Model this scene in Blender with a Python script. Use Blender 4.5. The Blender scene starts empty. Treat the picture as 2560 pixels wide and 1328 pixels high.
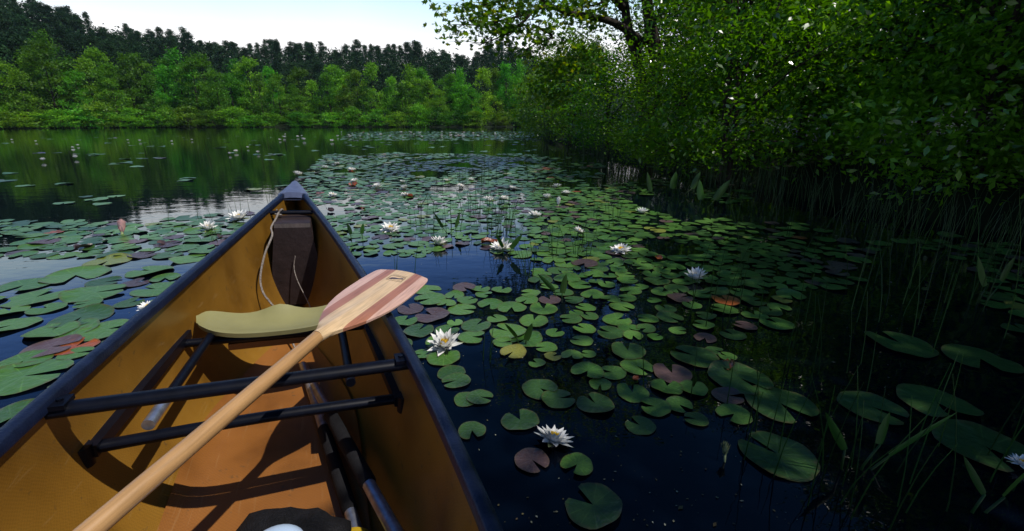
import bpy, math, random
import numpy as np
from mathutils import Matrix, Vector
rng = np.random.default_rng(7); random.seed(7)
R = math.radians
sc = bpy.context.scene; COL = sc.collection

# ------------------------------------------------------------------ camera model (used only to lay the place out on the water)
F, CH, VH = 1122.0, 0.888, 303.0
P = math.atan((664-VH)/F); CP, SP = math.cos(P), math.sin(P)
CAM = np.array([0., 0., CH])
def ray(u, v):
    x = (u-1280)/F; y = (664-v)/F
    return np.array([x, CP+y*SP, y*CP-SP])
def on_plane(u, v, z=0.0):
    r = ray(u, v); return CAM+r*((z-CH)/r[2])
def at_dist(u, v, y):
    r = ray(u, v); return CAM+r*(y/r[1])
def proj(p):
    d = np.asarray(p, float)-CAM; dep = d[1]*CP-d[2]*SP; y = d[1]*SP+d[2]*CP
    return 1280+F*d[0]/dep, 664-F*y/dep, dep

# ------------------------------------------------------------------ object helpers
def tag(o, label=None, cat=None, group=None, kind=None):
    if label: o['label'] = label
    if cat: o['category'] = cat
    if group: o['group'] = group
    if kind: o['kind'] = kind
    return o
def empty(name, loc=(0, 0, 0), rz=0.0, mat=None):
    o = bpy.data.objects.new(name, None); COL.objects.link(o); o.empty_display_size = .1
    if mat is not None: o.matrix_world = mat
    else: o.location = loc; o.rotation_euler = (0, 0, rz)
    return o
def mesh_from(name, V, Fc, mats, smooth=False, idx=None, rnd=None):
    me = bpy.data.meshes.new(name)
    me.from_pydata([tuple(map(float, v)) for v in V], [], [tuple(int(i) for i in f) for f in Fc])
    for m in (mats if isinstance(mats, (list, tuple)) else [mats]): me.materials.append(m)
    if idx is not None: me.polygons.foreach_set('material_index', np.asarray(idx, np.int32))
    if smooth: me.polygons.foreach_set('use_smooth', np.ones(len(me.polygons), bool))
    if rnd is not None:
        a = me.attributes.new('rnd', 'FLOAT', 'POINT'); a.data.foreach_set('value', np.asarray(rnd, np.float32))
    me.update(); return me
def fast_mesh(name, V, nper, mats, rnd=None, smooth=False):
    """V: (n*nper,3): n separate polygons of nper corners."""
    V = np.asarray(V, np.float32); n = len(V)//nper
    me = bpy.data.meshes.new(name)
    me.vertices.add(len(V)); me.vertices.foreach_set('co', V.ravel())
    me.loops.add(len(V)); me.loops.foreach_set('vertex_index', np.arange(len(V), dtype=np.int32))
    me.polygons.add(n); me.polygons.foreach_set('loop_start', np.arange(0, len(V), nper, dtype=np.int32))
    me.materials.append(mats)
    if rnd is not None:
        a = me.attributes.new('rnd', 'FLOAT', 'POINT'); a.data.foreach_set('value', np.repeat(np.asarray(rnd, np.float32), nper))
    me.update(calc_edges=True); me.validate(); return me
def link(name, me, parent=None, mat=None):
    o = bpy.data.objects.new(name, me); COL.objects.link(o)
    if parent is not None: o.parent = parent
    if mat is not None:
        if parent is None: o.matrix_world = mat
        else: o.matrix_local = mat
    return o
def copy_tree(o, parent=None):
    c = o.copy(); COL.objects.link(c); c.parent = parent
    for ch in o.children: copy_tree(ch, c)
    return c
class MB:
    def __init__(s): s.V = []; s.F = []; s.I = []
    def add(s, V, Fc, mi=0):
        b = len(s.V); s.V += [tuple(v) for v in V]; s.F += [tuple(i+b for i in f) for f in Fc]; s.I += [mi]*len(Fc)
    def tube(s, pts, rad, n=8, mi=0, cap=True, flat=1.0):
        pts = np.asarray(pts, float); m = len(pts)
        rad = np.full(m, rad) if np.isscalar(rad) else np.asarray(rad, float)
        T = np.gradient(pts, axis=0); T /= np.linalg.norm(T, axis=1)[:, None]+1e-9
        ref = np.array([0, 0, 1.]) if abs(T[0][2]) < .9 else np.array([1., 0, 0])
        V = []
        for i in range(m):
            a = np.cross(T[i], ref); a /= np.linalg.norm(a)+1e-9; b = np.cross(a, T[i]); ref = b
            for k in range(n):
                t = 2*math.pi*k/n; V.append(pts[i]+rad[i]*(a*math.cos(t)+b*flat*math.sin(t)))
        Fc = [(i*n+k, i*n+(k+1) % n, (i+1)*n+(k+1) % n, (i+1)*n+k) for i in range(m-1) for k in range(n)]
        if cap: Fc += [tuple(range(n))[::-1], tuple((m-1)*n+k for k in range(n))]
        s.add(V, Fc, mi)
    def box(s, lo, hi, mi=0):
        x0, y0, z0 = lo; x1, y1, z1 = hi
        V = [(x0,y0,z0),(x1,y0,z0),(x1,y1,z0),(x0,y1,z0),(x0,y0,z1),(x1,y0,z1),(x1,y1,z1),(x0,y1,z1)]
        s.add(V, [(0,3,2,1),(4,5,6,7),(0,1,5,4),(1,2,6,5),(2,3,7,6),(3,0,4,7)], mi)
    def grid(s, G, mi=0, flip=False, closed=False):
        G = np.asarray(G, float); n, m = G.shape[:2]; V = G.reshape(-1, 3)
        Fc = [(i*m+j, i*m+(j+1) % m, (i+1)*m+(j+1) % m, (i+1)*m+j) for i in range(n-1) for j in range(m if closed else m-1)]
        if flip: Fc = [f[::-1] for f in Fc]
        s.add(V, Fc, mi)
    def mesh(s, name, mats, smooth=False, origin=None):
        V = np.asarray(s.V)
        if origin is not None: V = V-np.asarray(origin)
        return mesh_from(name, V, s.F, mats, smooth, s.I)
def catmull(pts, n=8):
    pts = [np.asarray(p, float) for p in pts]; pts = [2*pts[0]-pts[1]]+pts+[2*pts[-1]-pts[-2]]; out = []
    for i in range(1, len(pts)-2):
        for t in np.linspace(0, 1, n, endpoint=False):
            a, b, c, d = pts[i-1:i+3]
            out.append(.5*(2*b+(c-a)*t+(2*a-5*b+4*c-d)*t*t+(-a+3*b-3*c+d)*t**3))
    out.append(pts[-2]); return np.array(out)
def smooth_by_angle(o, deg=35):
    me = o.data; me.polygons.foreach_set('use_smooth', np.ones(len(me.polygons), bool))
    try: me.set_sharp_from_angle(angle=R(deg))
    except Exception: pass
ORD = 'first second third fourth fifth sixth seventh eighth ninth tenth eleventh twelfth thirteenth fourteenth fifteenth sixteenth seventeenth eighteenth nineteenth'.split()
TENS = {2:'twenty', 3:'thirty', 4:'forty', 5:'fifty', 6:'sixty', 7:'seventy', 8:'eighty', 9:'ninety'}
TENTH = {2:'twentieth', 3:'thirtieth', 4:'fortieth', 5:'fiftieth', 6:'sixtieth', 7:'seventieth', 8:'eightieth', 9:'ninetieth'}
def ordinal(i):
    n = i+1
    if n <= 19: return ORD[n-1]
    if n >= 100: return 'hundredth' if n == 100 else 'hundred-and-'+ordinal(n-101)
    return TENTH[n//10] if n % 10 == 0 else TENS[n//10]+'-'+ORD[n % 10-1]

# ------------------------------------------------------------------ materials
def newmat(name):
    m = bpy.data.materials.new(name); m.use_nodes = True; nt = m.node_tree
    for n in list(nt.nodes): nt.nodes.remove(n)
    out = nt.nodes.new('ShaderNodeOutputMaterial'); b = nt.nodes.new('ShaderNodeBsdfPrincipled')
    nt.links.new(b.outputs[0], out.inputs[0]); return m, nt, b, out
def N(nt, t, **kw):
    n = nt.nodes.new(t)
    for k, v in kw.items():
        if k in n.inputs.keys(): n.inputs[k].default_value = v
        else: setattr(n, k, v)
    return n
def ramp(nt, stops, interp='LINEAR'):
    r = nt.nodes.new('ShaderNodeValToRGB'); e = r.color_ramp; e.interpolation = interp
    while len(e.elements) < len(stops): e.elements.new(.5)
    for i, (p, c) in enumerate(stops): e.elements[i].position = p; e.elements[i].color = (*c, 1)
    return r
def simple(name, col, rough=.5, spec=.5, var=.25, scale=8, metal=0., bump=0., bscale=60):
    m, nt, b, out = newmat(name)
    tc = N(nt, 'ShaderNodeTexCoord'); nz = N(nt, 'ShaderNodeTexNoise', Scale=scale, Detail=5.)
    nt.links.new(tc.outputs['Object'], nz.inputs['Vector'])
    c = np.array(col); r = ramp(nt, [(.3, tuple(c*(1-var))), (.7, tuple(np.minimum(c*(1+var), 1)))])
    nt.links.new(nz.outputs['Fac'], r.inputs[0]); nt.links.new(r.outputs[0], b.inputs['Base Color'])
    b.inputs['Roughness'].default_value = rough; b.inputs['Specular IOR Level'].default_value = spec; b.inputs['Metallic'].default_value = metal
    if bump:
        n2 = N(nt, 'ShaderNodeTexNoise', Scale=bscale, Detail=4.); nt.links.new(tc.outputs['Object'], n2.inputs['Vector'])
        bp = N(nt, 'ShaderNodeBump', Strength=bump, Distance=.01); nt.links.new(n2.outputs['Fac'], bp.inputs['Height']); nt.links.new(bp.outputs[0], b.inputs['Normal'])
    return m
def foliage(name, c0, c1, c2, trans=.35, rough=.45, spec=.35, tcol=None, ovar=.3):
    m, nt, b, out = newmat(name)
    at = N(nt, 'ShaderNodeAttribute', attribute_name='rnd'); r = ramp(nt, [(0, c0), (.55, c1), (1, c2)])
    nt.links.new(at.outputs['Fac'], r.inputs[0])
    oi = N(nt, 'ShaderNodeObjectInfo'); mr = N(nt, 'ShaderNodeMapRange'); mr.inputs['To Min'].default_value = 1-ovar; mr.inputs['To Max'].default_value = 1+ovar
    nt.links.new(oi.outputs['Random'], mr.inputs['Value'])
    hs = N(nt, 'ShaderNodeHueSaturation'); nt.links.new(r.outputs[0], hs.inputs['Color'])
    wn = N(nt, 'ShaderNodeTexWhiteNoise', noise_dimensions='1D'); nt.links.new(oi.outputs['Random'], wn.inputs['W']); mh = N(nt, 'ShaderNodeMapRange'); mh.inputs['To Min'].default_value = .5-.05*ovar; mh.inputs['To Max'].default_value = .5+.05*ovar
    nt.links.new(wn.outputs['Value'], mh.inputs['Value']); nt.links.new(mh.outputs[0], hs.inputs['Hue']); nt.links.new(mr.outputs[0], hs.inputs['Value'])
    nt.links.new(hs.outputs[0], b.inputs['Base Color']); b.inputs['Roughness'].default_value = rough; b.inputs['Specular IOR Level'].default_value = spec
    tr = N(nt, 'ShaderNodeBsdfTranslucent'); hs2 = N(nt, 'ShaderNodeHueSaturation', Value=1.5, Saturation=1.15); hs2.inputs['Hue'].default_value = .488
    nt.links.new(hs.outputs[0], hs2.inputs['Color']); nt.links.new(hs2.outputs[0], tr.inputs['Color'])
    mx = N(nt, 'ShaderNodeMixShader'); mx.inputs[0].default_value = trans
    nt.links.new(b.outputs[0], mx.inputs[1]); nt.links.new(tr.outputs[0], mx.inputs[2]); nt.links.new(mx.outputs[0], out.inputs[0])
    return m
M = {}
M['pine'] = foliage('pine_needles', (.008, .026, .012), (.017, .050, .020), (.034, .085, .028), .2, .7, .08)
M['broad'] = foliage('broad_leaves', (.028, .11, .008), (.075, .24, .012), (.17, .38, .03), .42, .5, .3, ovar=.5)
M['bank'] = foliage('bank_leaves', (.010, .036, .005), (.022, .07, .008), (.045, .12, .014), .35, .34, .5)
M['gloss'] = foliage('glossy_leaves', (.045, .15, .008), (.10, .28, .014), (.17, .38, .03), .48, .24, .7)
M['maple'] = foliage('maple_leaves', (.03, .10, .012), (.07, .18, .018), (.17, .22, .025), .6, .4, .4)
M['reed'] = foliage('reed_green', (.010, .035, .006), (.022, .07, .010), (.045, .12, .02), .3, .4, .4)
M['bark'] = simple('bark', (.035, .028, .022), .9, .2, .5, 12, bump=.6, bscale=30)
M['ground'] = simple('forest_floor', (.012, .020, .008), .95, .1, .5, .6)

def water_mat():
    m, nt, b, out = newmat('pond_water')
    b.inputs['Base Color'].default_value = (.0008, .0022, .006, 1); b.inputs['Roughness'].default_value = .015; b.inputs['IOR'].default_value = 1.333
    tc = N(nt, 'ShaderNodeTexCoord'); mp = N(nt, 'ShaderNodeMapping'); mp.inputs['Scale'].default_value = (1.4, 2.6, 1)
    nt.links.new(tc.outputs['Object'], mp.inputs['Vector'])
    n1 = N(nt, 'ShaderNodeTexNoise', Scale=1.6, Detail=3.); n2 = N(nt, 'ShaderNodeTexNoise', Scale=9., Detail=2.)
    for n in (n1, n2): nt.links.new(mp.outputs[0], n.inputs['Vector'])
    ad = N(nt, 'ShaderNodeMath', operation='MULTIPLY_ADD'); ad.inputs[1].default_value = .18
    nt.links.new(n2.outputs['Fac'], ad.inputs[0]); nt.links.new(n1.outputs['Fac'], ad.inputs[2])
    bp = N(nt, 'ShaderNodeBump', Strength=.045, Distance=.05); nt.links.new(ad.outputs[0], bp.inputs['Height']); nt.links.new(bp.outputs[0], b.inputs['Normal'])
    return m
M['water'] = water_mat()

def pad_mat(name, col, col2, rough=.36, spec=.5, edge=None):
    m, nt, b, out = newmat(name)
    tc = N(nt, 'ShaderNodeTexCoord'); sp = N(nt, 'ShaderNodeSeparateXYZ'); nt.links.new(tc.outputs['Object'], sp.inputs[0])
    an = N(nt, 'ShaderNodeMath', operation='ARCTAN2'); nt.links.new(sp.outputs[1], an.inputs[0]); nt.links.new(sp.outputs[0], an.inputs[1])
    mu = N(nt, 'ShaderNodeMath', operation='MULTIPLY'); mu.inputs[1].default_value = 11.; nt.links.new(an.outputs[0], mu.inputs[0])
    co = N(nt, 'ShaderNodeMath', operation='COSINE'); nt.links.new(mu.outputs[0], co.inputs[0])
    pw = N(nt, 'ShaderNodeMapRange'); pw.inputs['From Min'].default_value = .93; pw.inputs['From Max'].default_value = 1.; pw.inputs['To Max'].default_value = .5
    nt.links.new(co.outputs[0], pw.inputs['Value'])
    nz = N(nt, 'ShaderNodeTexNoise', Scale=4., Detail=5.); nt.links.new(tc.outputs['Object'], nz.inputs['Vector'])
    oi = N(nt, 'ShaderNodeObjectInfo'); ad = N(nt, 'ShaderNodeMath', operation='ADD')
    nt.links.new(nz.outputs['Fac'], ad.inputs[0]); nt.links.new(oi.outputs['Random'], ad.inputs[1])
    at = N(nt, 'ShaderNodeAttribute', attribute_name='rnd'); ad2 = N(nt, 'ShaderNodeMath', operation='ADD'); nt.links.new(ad.outputs[0], ad2.inputs[0]); nt.links.new(at.outputs['Fac'], ad2.inputs[1])
    r = ramp(nt, [(.25, col), (.95, col2)]); md = N(nt, 'ShaderNodeMath', operation='MULTIPLY'); md.inputs[1].default_value = .62
    nt.links.new(ad2.outputs[0], md.inputs[0]); nt.links.new(md.outputs[0], r.inputs[0])
    mx = N(nt, 'ShaderNodeMix', data_type='RGBA'); nt.links.new(pw.outputs[0], mx.inputs[0]); nt.links.new(r.outputs[0], mx.inputs[6])
    mx.inputs[7].default_value = (*[min(1, c*1.5+.01) for c in col2], 1)
    ln = N(nt, 'ShaderNodeAttribute', attribute_name='prad')
    n3 = N(nt, 'ShaderNodeTexNoise', Scale=7., Detail=4.); nt.links.new(tc.outputs['Object'], n3.inputs['Vector'])
    rm = N(nt, 'ShaderNodeMath', operation='MULTIPLY_ADD'); rm.inputs[1].default_value = .5; nt.links.new(n3.outputs['Fac'], rm.inputs[0]); nt.links.new(ln.outputs['Fac'], rm.inputs[2])
    re = N(nt, 'ShaderNodeMapRange'); re.inputs['From Min'].default_value = 1.14; re.inputs['From Max'].default_value = 1.30; re.inputs['To Max'].default_value = .75 if edge is None else edge; nt.links.new(rm.outputs[0], re.inputs['Value'])
    n4 = N(nt, 'ShaderNodeTexNoise', Scale=11., Detail=2.); nt.links.new(tc.outputs['Object'], n4.inputs['Vector']); sp4 = N(nt, 'ShaderNodeMapRange'); sp4.inputs['From Min'].default_value = .66; sp4.inputs['From Max'].default_value = .72; sp4.inputs['To Max'].default_value = .6; nt.links.new(n4.outputs['Fac'], sp4.inputs['Value'])
    mm = N(nt, 'ShaderNodeMath', operation='MAXIMUM'); nt.links.new(re.outputs[0], mm.inputs[0]); nt.links.new(sp4.outputs[0], mm.inputs[1])
    m2 = N(nt, 'ShaderNodeMix', data_type='RGBA'); nt.links.new(mm.outputs[0], m2.inputs[0]); nt.links.new(mx.outputs[2], m2.inputs[6]); m2.inputs[7].default_value = (.085, .06, .025, 1)
    nt.links.new(m2.outputs[2], b.inputs['Base Color'])
    b.inputs['Roughness'].default_value = rough; b.inputs['Specular IOR Level'].default_value = spec
    bp = N(nt, 'ShaderNodeBump', Strength=.25, Distance=.02); nt.links.new(nz.outputs['Fac'], bp.inputs['Height']); nt.links.new(bp.outputs[0], b.inputs['Normal'])
    return m
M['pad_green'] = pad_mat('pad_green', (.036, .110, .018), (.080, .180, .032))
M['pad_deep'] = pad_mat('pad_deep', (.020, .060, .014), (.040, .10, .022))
M['pad_purple'] = pad_mat('pad_purple', (.045, .03, .035), (.10, .06, .06))
M['pad_yellow'] = pad_mat('pad_yellow', (.10, .17, .025), (.20, .20, .04))
M['pad_red'] = pad_mat('pad_red', (.16, .035, .015), (.34, .09, .02))
M['petal'] = simple('petal_white', (.80, .80, .78), .5, .3, .04, 20)
M['stamen'] = simple('stamen_yellow', (.75, .50, .03), .6, .2, .2, 60)
M['sepal'] = simple('sepal_green', (.22, .26, .12), .6, .3, .3, 30)
M['bud'] = simple('bud_pink', (.62, .36, .36), .6, .3, .3, 30)

def weave_mat(name, col, scale=230., amt=.16, rough=.4):
    m, nt, b, out = newmat(name)
    tc = N(nt, 'ShaderNodeTexCoord'); ck = N(nt, 'ShaderNodeTexChecker', Scale=scale)
    c = np.array(col); ck.inputs['Color1'].default_value = (*(c*(1-amt)), 1); ck.inputs['Color2'].default_value = (*(c*(1+amt)), 1)
    nt.links.new(tc.outputs['Object'], ck.inputs['Vector'])
    nz = N(nt, 'ShaderNodeTexNoise', Scale=5., Detail=6.); nt.links.new(tc.outputs['Object'], nz.inputs['Vector'])
    r = ramp(nt, [(.28, (.50, .46, .40)), (.5, (.85, .83, .80)), (.72, (1.0, 1.0, 1.0))]); nt.links.new(nz.outputs['Fac'], r.inputs[0])
    mx = N(nt, 'ShaderNodeMix', data_type='RGBA', blend_type='MULTIPLY'); mx.inputs[0].default_value = 1
    nt.links.new(ck.outputs[0], mx.inputs[6]); nt.links.new(r.outputs[0], mx.inputs[7])
    mp = N(nt, 'ShaderNodeMapping'); mp.inputs['Scale'].default_value = (5, 70, 40); mp.inputs['Rotation'].default_value = (0, 0, .35); nt.links.new(tc.outputs['Object'], mp.inputs['Vector'])
    ns = N(nt, 'ShaderNodeTexNoise', Scale=1.5, Detail=5., Distortion=.8); nt.links.new(mp.outputs[0], ns.inputs['Vector'])
    rs = ramp(nt, [(.62, (0, 0, 0)), (.72, (.13, .13, .13))]); nt.links.new(ns.outputs['Fac'], rs.inputs[0])      # pale scuffs
    m2 = N(nt, 'ShaderNodeMix', data_type='RGBA'); nt.links.new(rs.outputs[0], m2.inputs[0]); nt.links.new(mx.outputs[2], m2.inputs[6]); m2.inputs[7].default_value = (.48, .34, .17, 1)
    nd = N(nt, 'ShaderNodeTexNoise', Scale=38., Detail=3.); nt.links.new(tc.outputs['Object'], nd.inputs['Vector'])
    rd = ramp(nt, [(.66, (0, 0, 0)), (.72, (.6, .6, .6))]); nt.links.new(nd.outputs['Fac'], rd.inputs[0])          # dried mud spots
    m3 = N(nt, 'ShaderNodeMix', data_type='RGBA'); nt.links.new(rd.outputs[0], m3.inputs[0]); nt.links.new(m2.outputs[2], m3.inputs[6]); m3.inputs[7].default_value = (.09, .055, .025, 1)
    nt.links.new(m3.outputs[2], b.inputs['Base Color'])
    b.inputs['Roughness'].default_value = rough
    bp = N(nt, 'ShaderNodeBump', Strength=.25, Distance=.002); nt.links.new(ck.outputs['Fac'], bp.inputs['Height']); nt.links.new(bp.outputs[0], b.inputs['Normal'])
    return m
M['kevlar'] = weave_mat('kevlar_gold', (.27, .135, .018), 230., .07, .36)
M['core'] = weave_mat('core_panel', (.27, .105, .022), 200., .05, .42)
M['gunwale'] = simple('gunwale_blue', (.007, .012, .034), .36, .26, .35, 25, bump=.15, bscale=200)
M['capblue'] = simple('bow_cap', (.085, .105, .19), .45, .5, .2, 30, bump=.1, bscale=150)
M['blackmetal'] = simple('black_metal', (.003, .004, .009), .42, .16, .3, 30)
M['block'] = simple('flotation_block', (.028, .018, .018), .6, .3, .3, 18, bump=.2, bscale=60)
M['alu'] = simple('aluminium', (.42, .45, .55), .38, .5, .3, 40, metal=.85)
M['foam'] = simple('black_foam', (.006, .006, .008), .8, .3, .3, 60, bump=.3, bscale=300)
M['seat'] = simple('seat_tan', (.26, .245, .105), .5, .4, .08, 10, bump=.05, bscale=300)
M['rope'] = simple('rope', (.24, .21, .19), .8, .2, .6, 160)
M['cord'] = simple('dark_cord', (.06, .035, .03), .8, .2, .4, 160)
M['bagmesh'] = simple('black_bag', (.005, .005, .007), .75, .3, .5, 90, bump=.6, bscale=220)
M['white'] = simple('white_plastic', (.46, .60, .80), .35, .5, .05, 10)
M['yellow'] = simple('yellow_nylon', (.55, .36, .02), .5, .4, .15, 25)
M['ink'] = simple('emblem_ink', (.015, .022, .07), .6, .3, .2, 50)
M['inkbrown'] = simple('emblem_line', (.08, .05, .04), .6, .3, .2, 50)
def wood_mat(name, bands, grain=.14):
    m, nt, b, out = newmat(name)
    tc = N(nt, 'ShaderNodeTexCoord'); sp = N(nt, 'ShaderNodeSeparateXYZ'); nt.links.new(tc.outputs['Object'], sp.inputs[0])
    mr = N(nt, 'ShaderNodeMapRange'); mr.inputs['From Min'].default_value = -.11; mr.inputs['From Max'].default_value = .11
    nt.links.new(sp.outputs[1], mr.inputs['Value']); r = ramp(nt, [((p+.11)/.22, c) for p, c in bands], 'CONSTANT'); nt.links.new(mr.outputs[0], r.inputs[0])
    mp = N(nt, 'ShaderNodeMapping'); mp.inputs['Scale'].default_value = (3.5, 75, 75); nt.links.new(tc.outputs['Object'], mp.inputs['Vector'])
    nz = N(nt, 'ShaderNodeTexNoise', Scale=2.2, Detail=7., Distortion=.6); nt.links.new(mp.outputs[0], nz.inputs['Vector'])
    n2 = N(nt, 'ShaderNodeTexNoise', Scale=9., Detail=3.); nt.links.new(tc.outputs['Object'], n2.inputs['Vector'])
    r2 = ramp(nt, [(.25, (1-2.6*grain,)*3), (.55, (1, 1, 1)), (.8, (1-grain,)*3)]); nt.links.new(nz.outputs['Fac'], r2.inputs[0])
    r3 = ramp(nt, [(.3, (.86, .84, .82)), (.65, (1, 1, 1))]); nt.links.new(n2.outputs['Fac'], r3.inputs[0])
    mx = N(nt, 'ShaderNodeMix', data_type='RGBA', blend_type='MULTIPLY'); mx.inputs[0].default_value = 1
    nt.links.new(r.outputs[0], mx.inputs[6]); nt.links.new(r2.outputs[0], mx.inputs[7])
    my = N(nt, 'ShaderNodeMix', data_type='RGBA', blend_type='MULTIPLY'); my.inputs[0].default_value = 1
    nt.links.new(mx.outputs[2], my.inputs[6]); nt.links.new(r3.outputs[0], my.inputs[7]); nt.links.new(my.outputs[2], b.inputs['Base Color'])
    b.inputs['Roughness'].default_value = .38; b.inputs['Specular IOR Level'].default_value = .45
    b.inputs['Coat Weight'].default_value = .25; b.inputs['Coat Roughness'].default_value = .2
    return m
PALE, PINK, RED = (.72, .51, .29), (.66, .41, .32), (.40, .165, .095)
M['blade'] = wood_mat('blade_wood', [(-.11, PINK), (-.066, RED), (-.036, PALE), (.036, RED), (.066, PINK)])
M['shaft'] = wood_mat('shaft_wood', [(-.11, (.47, .27, .115))], .10)

# ------------------------------------------------------------------ world, sun, camera
SUN_AZ, SUN_EL = 106., 60.
w = bpy.data.worlds.new('World'); sc.world = w; w.use_nodes = True
nt = w.node_tree; bg = nt.nodes['Background']; sky = nt.nodes.new('ShaderNodeTexSky'); sky.sky_type = 'NISHITA'; sky.sun_disc = False
sky.sun_elevation = R(SUN_EL); sky.sun_rotation = R(SUN_AZ); sky.ozone_density = 2.5; sky.air_density = 1.0; sky.dust_density = .6; sky.altitude = 200
SKYK = .065
hsv = N(nt, 'ShaderNodeHueSaturation', Saturation=1.4); nt.links.new(sky.outputs[0], hsv.inputs['Color'])
tcw = N(nt, 'ShaderNodeTexCoord'); spw = N(nt, 'ShaderNodeSeparateXYZ'); nt.links.new(tcw.outputs['Generated'], spw.inputs[0])
nzw = N(nt, 'ShaderNodeTexNoise', Scale=2.5, Detail=5.); nt.links.new(tcw.outputs['Generated'], nzw.inputs['Vector'])
adw = N(nt, 'ShaderNodeMath', operation='MULTIPLY_ADD'); adw.inputs[1].default_value = -.06; nt.links.new(nzw.outputs['Fac'], adw.inputs[0]); nt.links.new(spw.outputs[2], adw.inputs[2])
rpw = ramp(nt, [(.0, (1, 1, 1)), (.11, (1, 1, 1)), (.185, (.60, .84, 1.)), (.26, (.16, .37, .98)), (.42, (.045, .14, .52)), (.6, (.02, .06, .24))])
nt.links.new(adw.outputs[0], rpw.inputs[0]); scw = N(nt, 'ShaderNodeVectorMath', operation='SCALE'); scw.inputs['Scale'].default_value = 1.45/SKYK; nt.links.new(rpw.outputs[0], scw.inputs[0])
mxw = N(nt, 'ShaderNodeMix', data_type='RGBA'); mrw = N(nt, 'ShaderNodeMapRange', interpolation_type='SMOOTHSTEP'); mrw.inputs['From Min'].default_value = .55; mrw.inputs['From Max'].default_value = .22
nt.links.new(adw.outputs[0], mrw.inputs['Value']); nt.links.new(mrw.outputs[0], mxw.inputs[0]); nt.links.new(hsv.outputs[0], mxw.inputs[6]); nt.links.new(scw.outputs[0], mxw.inputs[7])
nt.links.new(mxw.outputs[2], bg.inputs[0]); bg.inputs[1].default_value = SKYK
sl = bpy.data.lights.new('sun', 'SUN'); sl.energy = 5.0; sl.angle = R(.53); sl.color = (1, .95, .87)
so = bpy.data.objects.new('sun', sl); COL.objects.link(so)
SD = np.array([math.sin(R(SUN_AZ))*math.cos(R(SUN_EL)), math.cos(R(SUN_AZ))*math.cos(R(SUN_EL)), math.sin(R(SUN_EL))])
so.rotation_euler = Vector(SD).to_track_quat('Z', 'Y').to_euler(); so.location = (5, 5, 30)
cd = bpy.data.cameras.new('camera'); cam = bpy.data.objects.new('camera', cd); COL.objects.link(cam)
cd.sensor_width = 36; cd.lens = 36*F/2560; cd.clip_start = .02; cd.clip_end = 6000
cam.location = CAM; cam.rotation_euler = (R(90)-P, 0, 0); sc.camera = cam
sc.view_settings.view_transform = 'Standard'; sc.view_settings.look = 'None'; sc.view_settings.exposure = -.28; sc.view_settings.gamma = 1.0
sc.cycles.max_bounces = 8; sc.cycles.transparent_max_bounces = 8

# ------------------------------------------------------------------ ground
AZ = np.array([-180, -150, -110, -80, -60, -45, -36, -20, -8, 0, 2.2, 2.9, 5.06, 8.8, 20.3, 29.5, 42.8, 90, 141, 165, 180.])
RR = np.array([25, 30, 45, 62, 78, 85, 84, 76, 73, 74, 73, 30, 22.7, 16.3, 8.95, 6.9, 5.45, 4.2, 7.7, 18, 25.])
def shore(az): return np.exp(np.interp(az, AZ, np.log(RR)))
UT = np.array([-400, 0, 100, 200, 300, 450, 600, 700, 900, 1000, 1100, 1180, 1250, 1330, 1600, 2600])
VT = np.array([-60, -30, -12, 25, 60, 92, 108, 118, 124, 136, 128, 150, 130, 132, 120, 100])
def ridge_top(az, r):
    u = 1280+F*np.tan(np.radians(np.clip(az, -55, 50)))*1.04
    v = np.interp(u, UT, VT); y = (664-v)/F
    el = (y*CP-SP)/np.hypot((u-1280)/F, CP+y*SP); return CH+r*el
RIDGE = 95.
def ground_z(x, y):
    x = np.asarray(x, float); y = np.asarray(y, float)
    az = np.degrees(np.arctan2(x, y)); r = np.hypot(x, y); s = shore(az); t = r-s
    hh = np.maximum(ridge_top(az, 78+RIDGE)-7., 3.)*np.clip((np.abs(az+20) < 75), .2, 1)
    hh = np.where(az > 3, np.minimum(hh, 7), hh)
    q = np.clip((t-9)/(RIDGE-10), 0, 1); hill = hh*q*q*(3-2*q)
    return np.where(t < 0, -np.minimum(.9, .06-.16*t), -.06+.42*np.clip(t/1.2, 0, 1)+hill)
azs = np.unique(np.concatenate([np.linspace(-180, 180, 145), np.linspace(1.5, 4, 12)]))
fr = np.concatenate([np.linspace(.02, .9, 8), [.96, .99, 1., 1.01, 1.03]])
G = []
for a in azs:
    s = float(shore(a)); rs = np.concatenate([fr*s, s+np.array([.6, 1.2, 3, 6, 9, 14, 20, 28, 36, 46, 56, 66, 76, 86, 96, 130, 200, 400, 900, 2500])])
    x = np.sin(R(a))*rs; y = np.cos(R(a))*rs; G.append(np.stack([x, y, ground_z(x, y)], 1))
b = MB(); b.grid(np.array(G), flip=False)
g = link('ground', b.mesh('ground', M['ground'], True)); tag(g, 'wooded banks and hills round the pond', 'ground', kind='structure')

# ------------------------------------------------------------------ canoe frame
z0, zt, TH, RO, KK, LC, BW, EE = .342, .502, R(22.0), -.064, 2.07, 5.425, .374, 1.80
def gz(s): return z0+(zt-z0)*np.clip(1-np.minimum(s, LC-s)/KK, 0, 1)**2
def wg(s): return BW*(1-np.abs((s-LC/2)/(LC/2))**EE)
ax = np.array([math.sin(TH), -math.cos(TH), 0]); pr = np.array([math.cos(TH)*math.cos(RO), math.sin(TH)*math.cos(RO), math.sin(RO)]); up = np.cross(ax, pr)
r_ = ray(738, 462); B0 = CAM+r_*((zt-CH)/r_[2])-up*zt
MC = Matrix(((ax[0], pr[0], up[0], B0[0]), (ax[1], pr[1], up[1], B0[1]), (ax[2], pr[2], up[2], B0[2]), (0, 0, 0, 1)))
def toW(p): return B0+ax*p[0]+pr*p[1]+up*p[2]
CO = np.array([(CAM-B0)@ax, (CAM-B0)@pr, (CAM-B0)@up])
def cdir(u, v): r = ray(u, v); return np.array([r@ax, r@pr, r@up])
def cz(u, v, z): d = cdir(u, v); return CO+d*((z-CO[2])/d[2])
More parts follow.
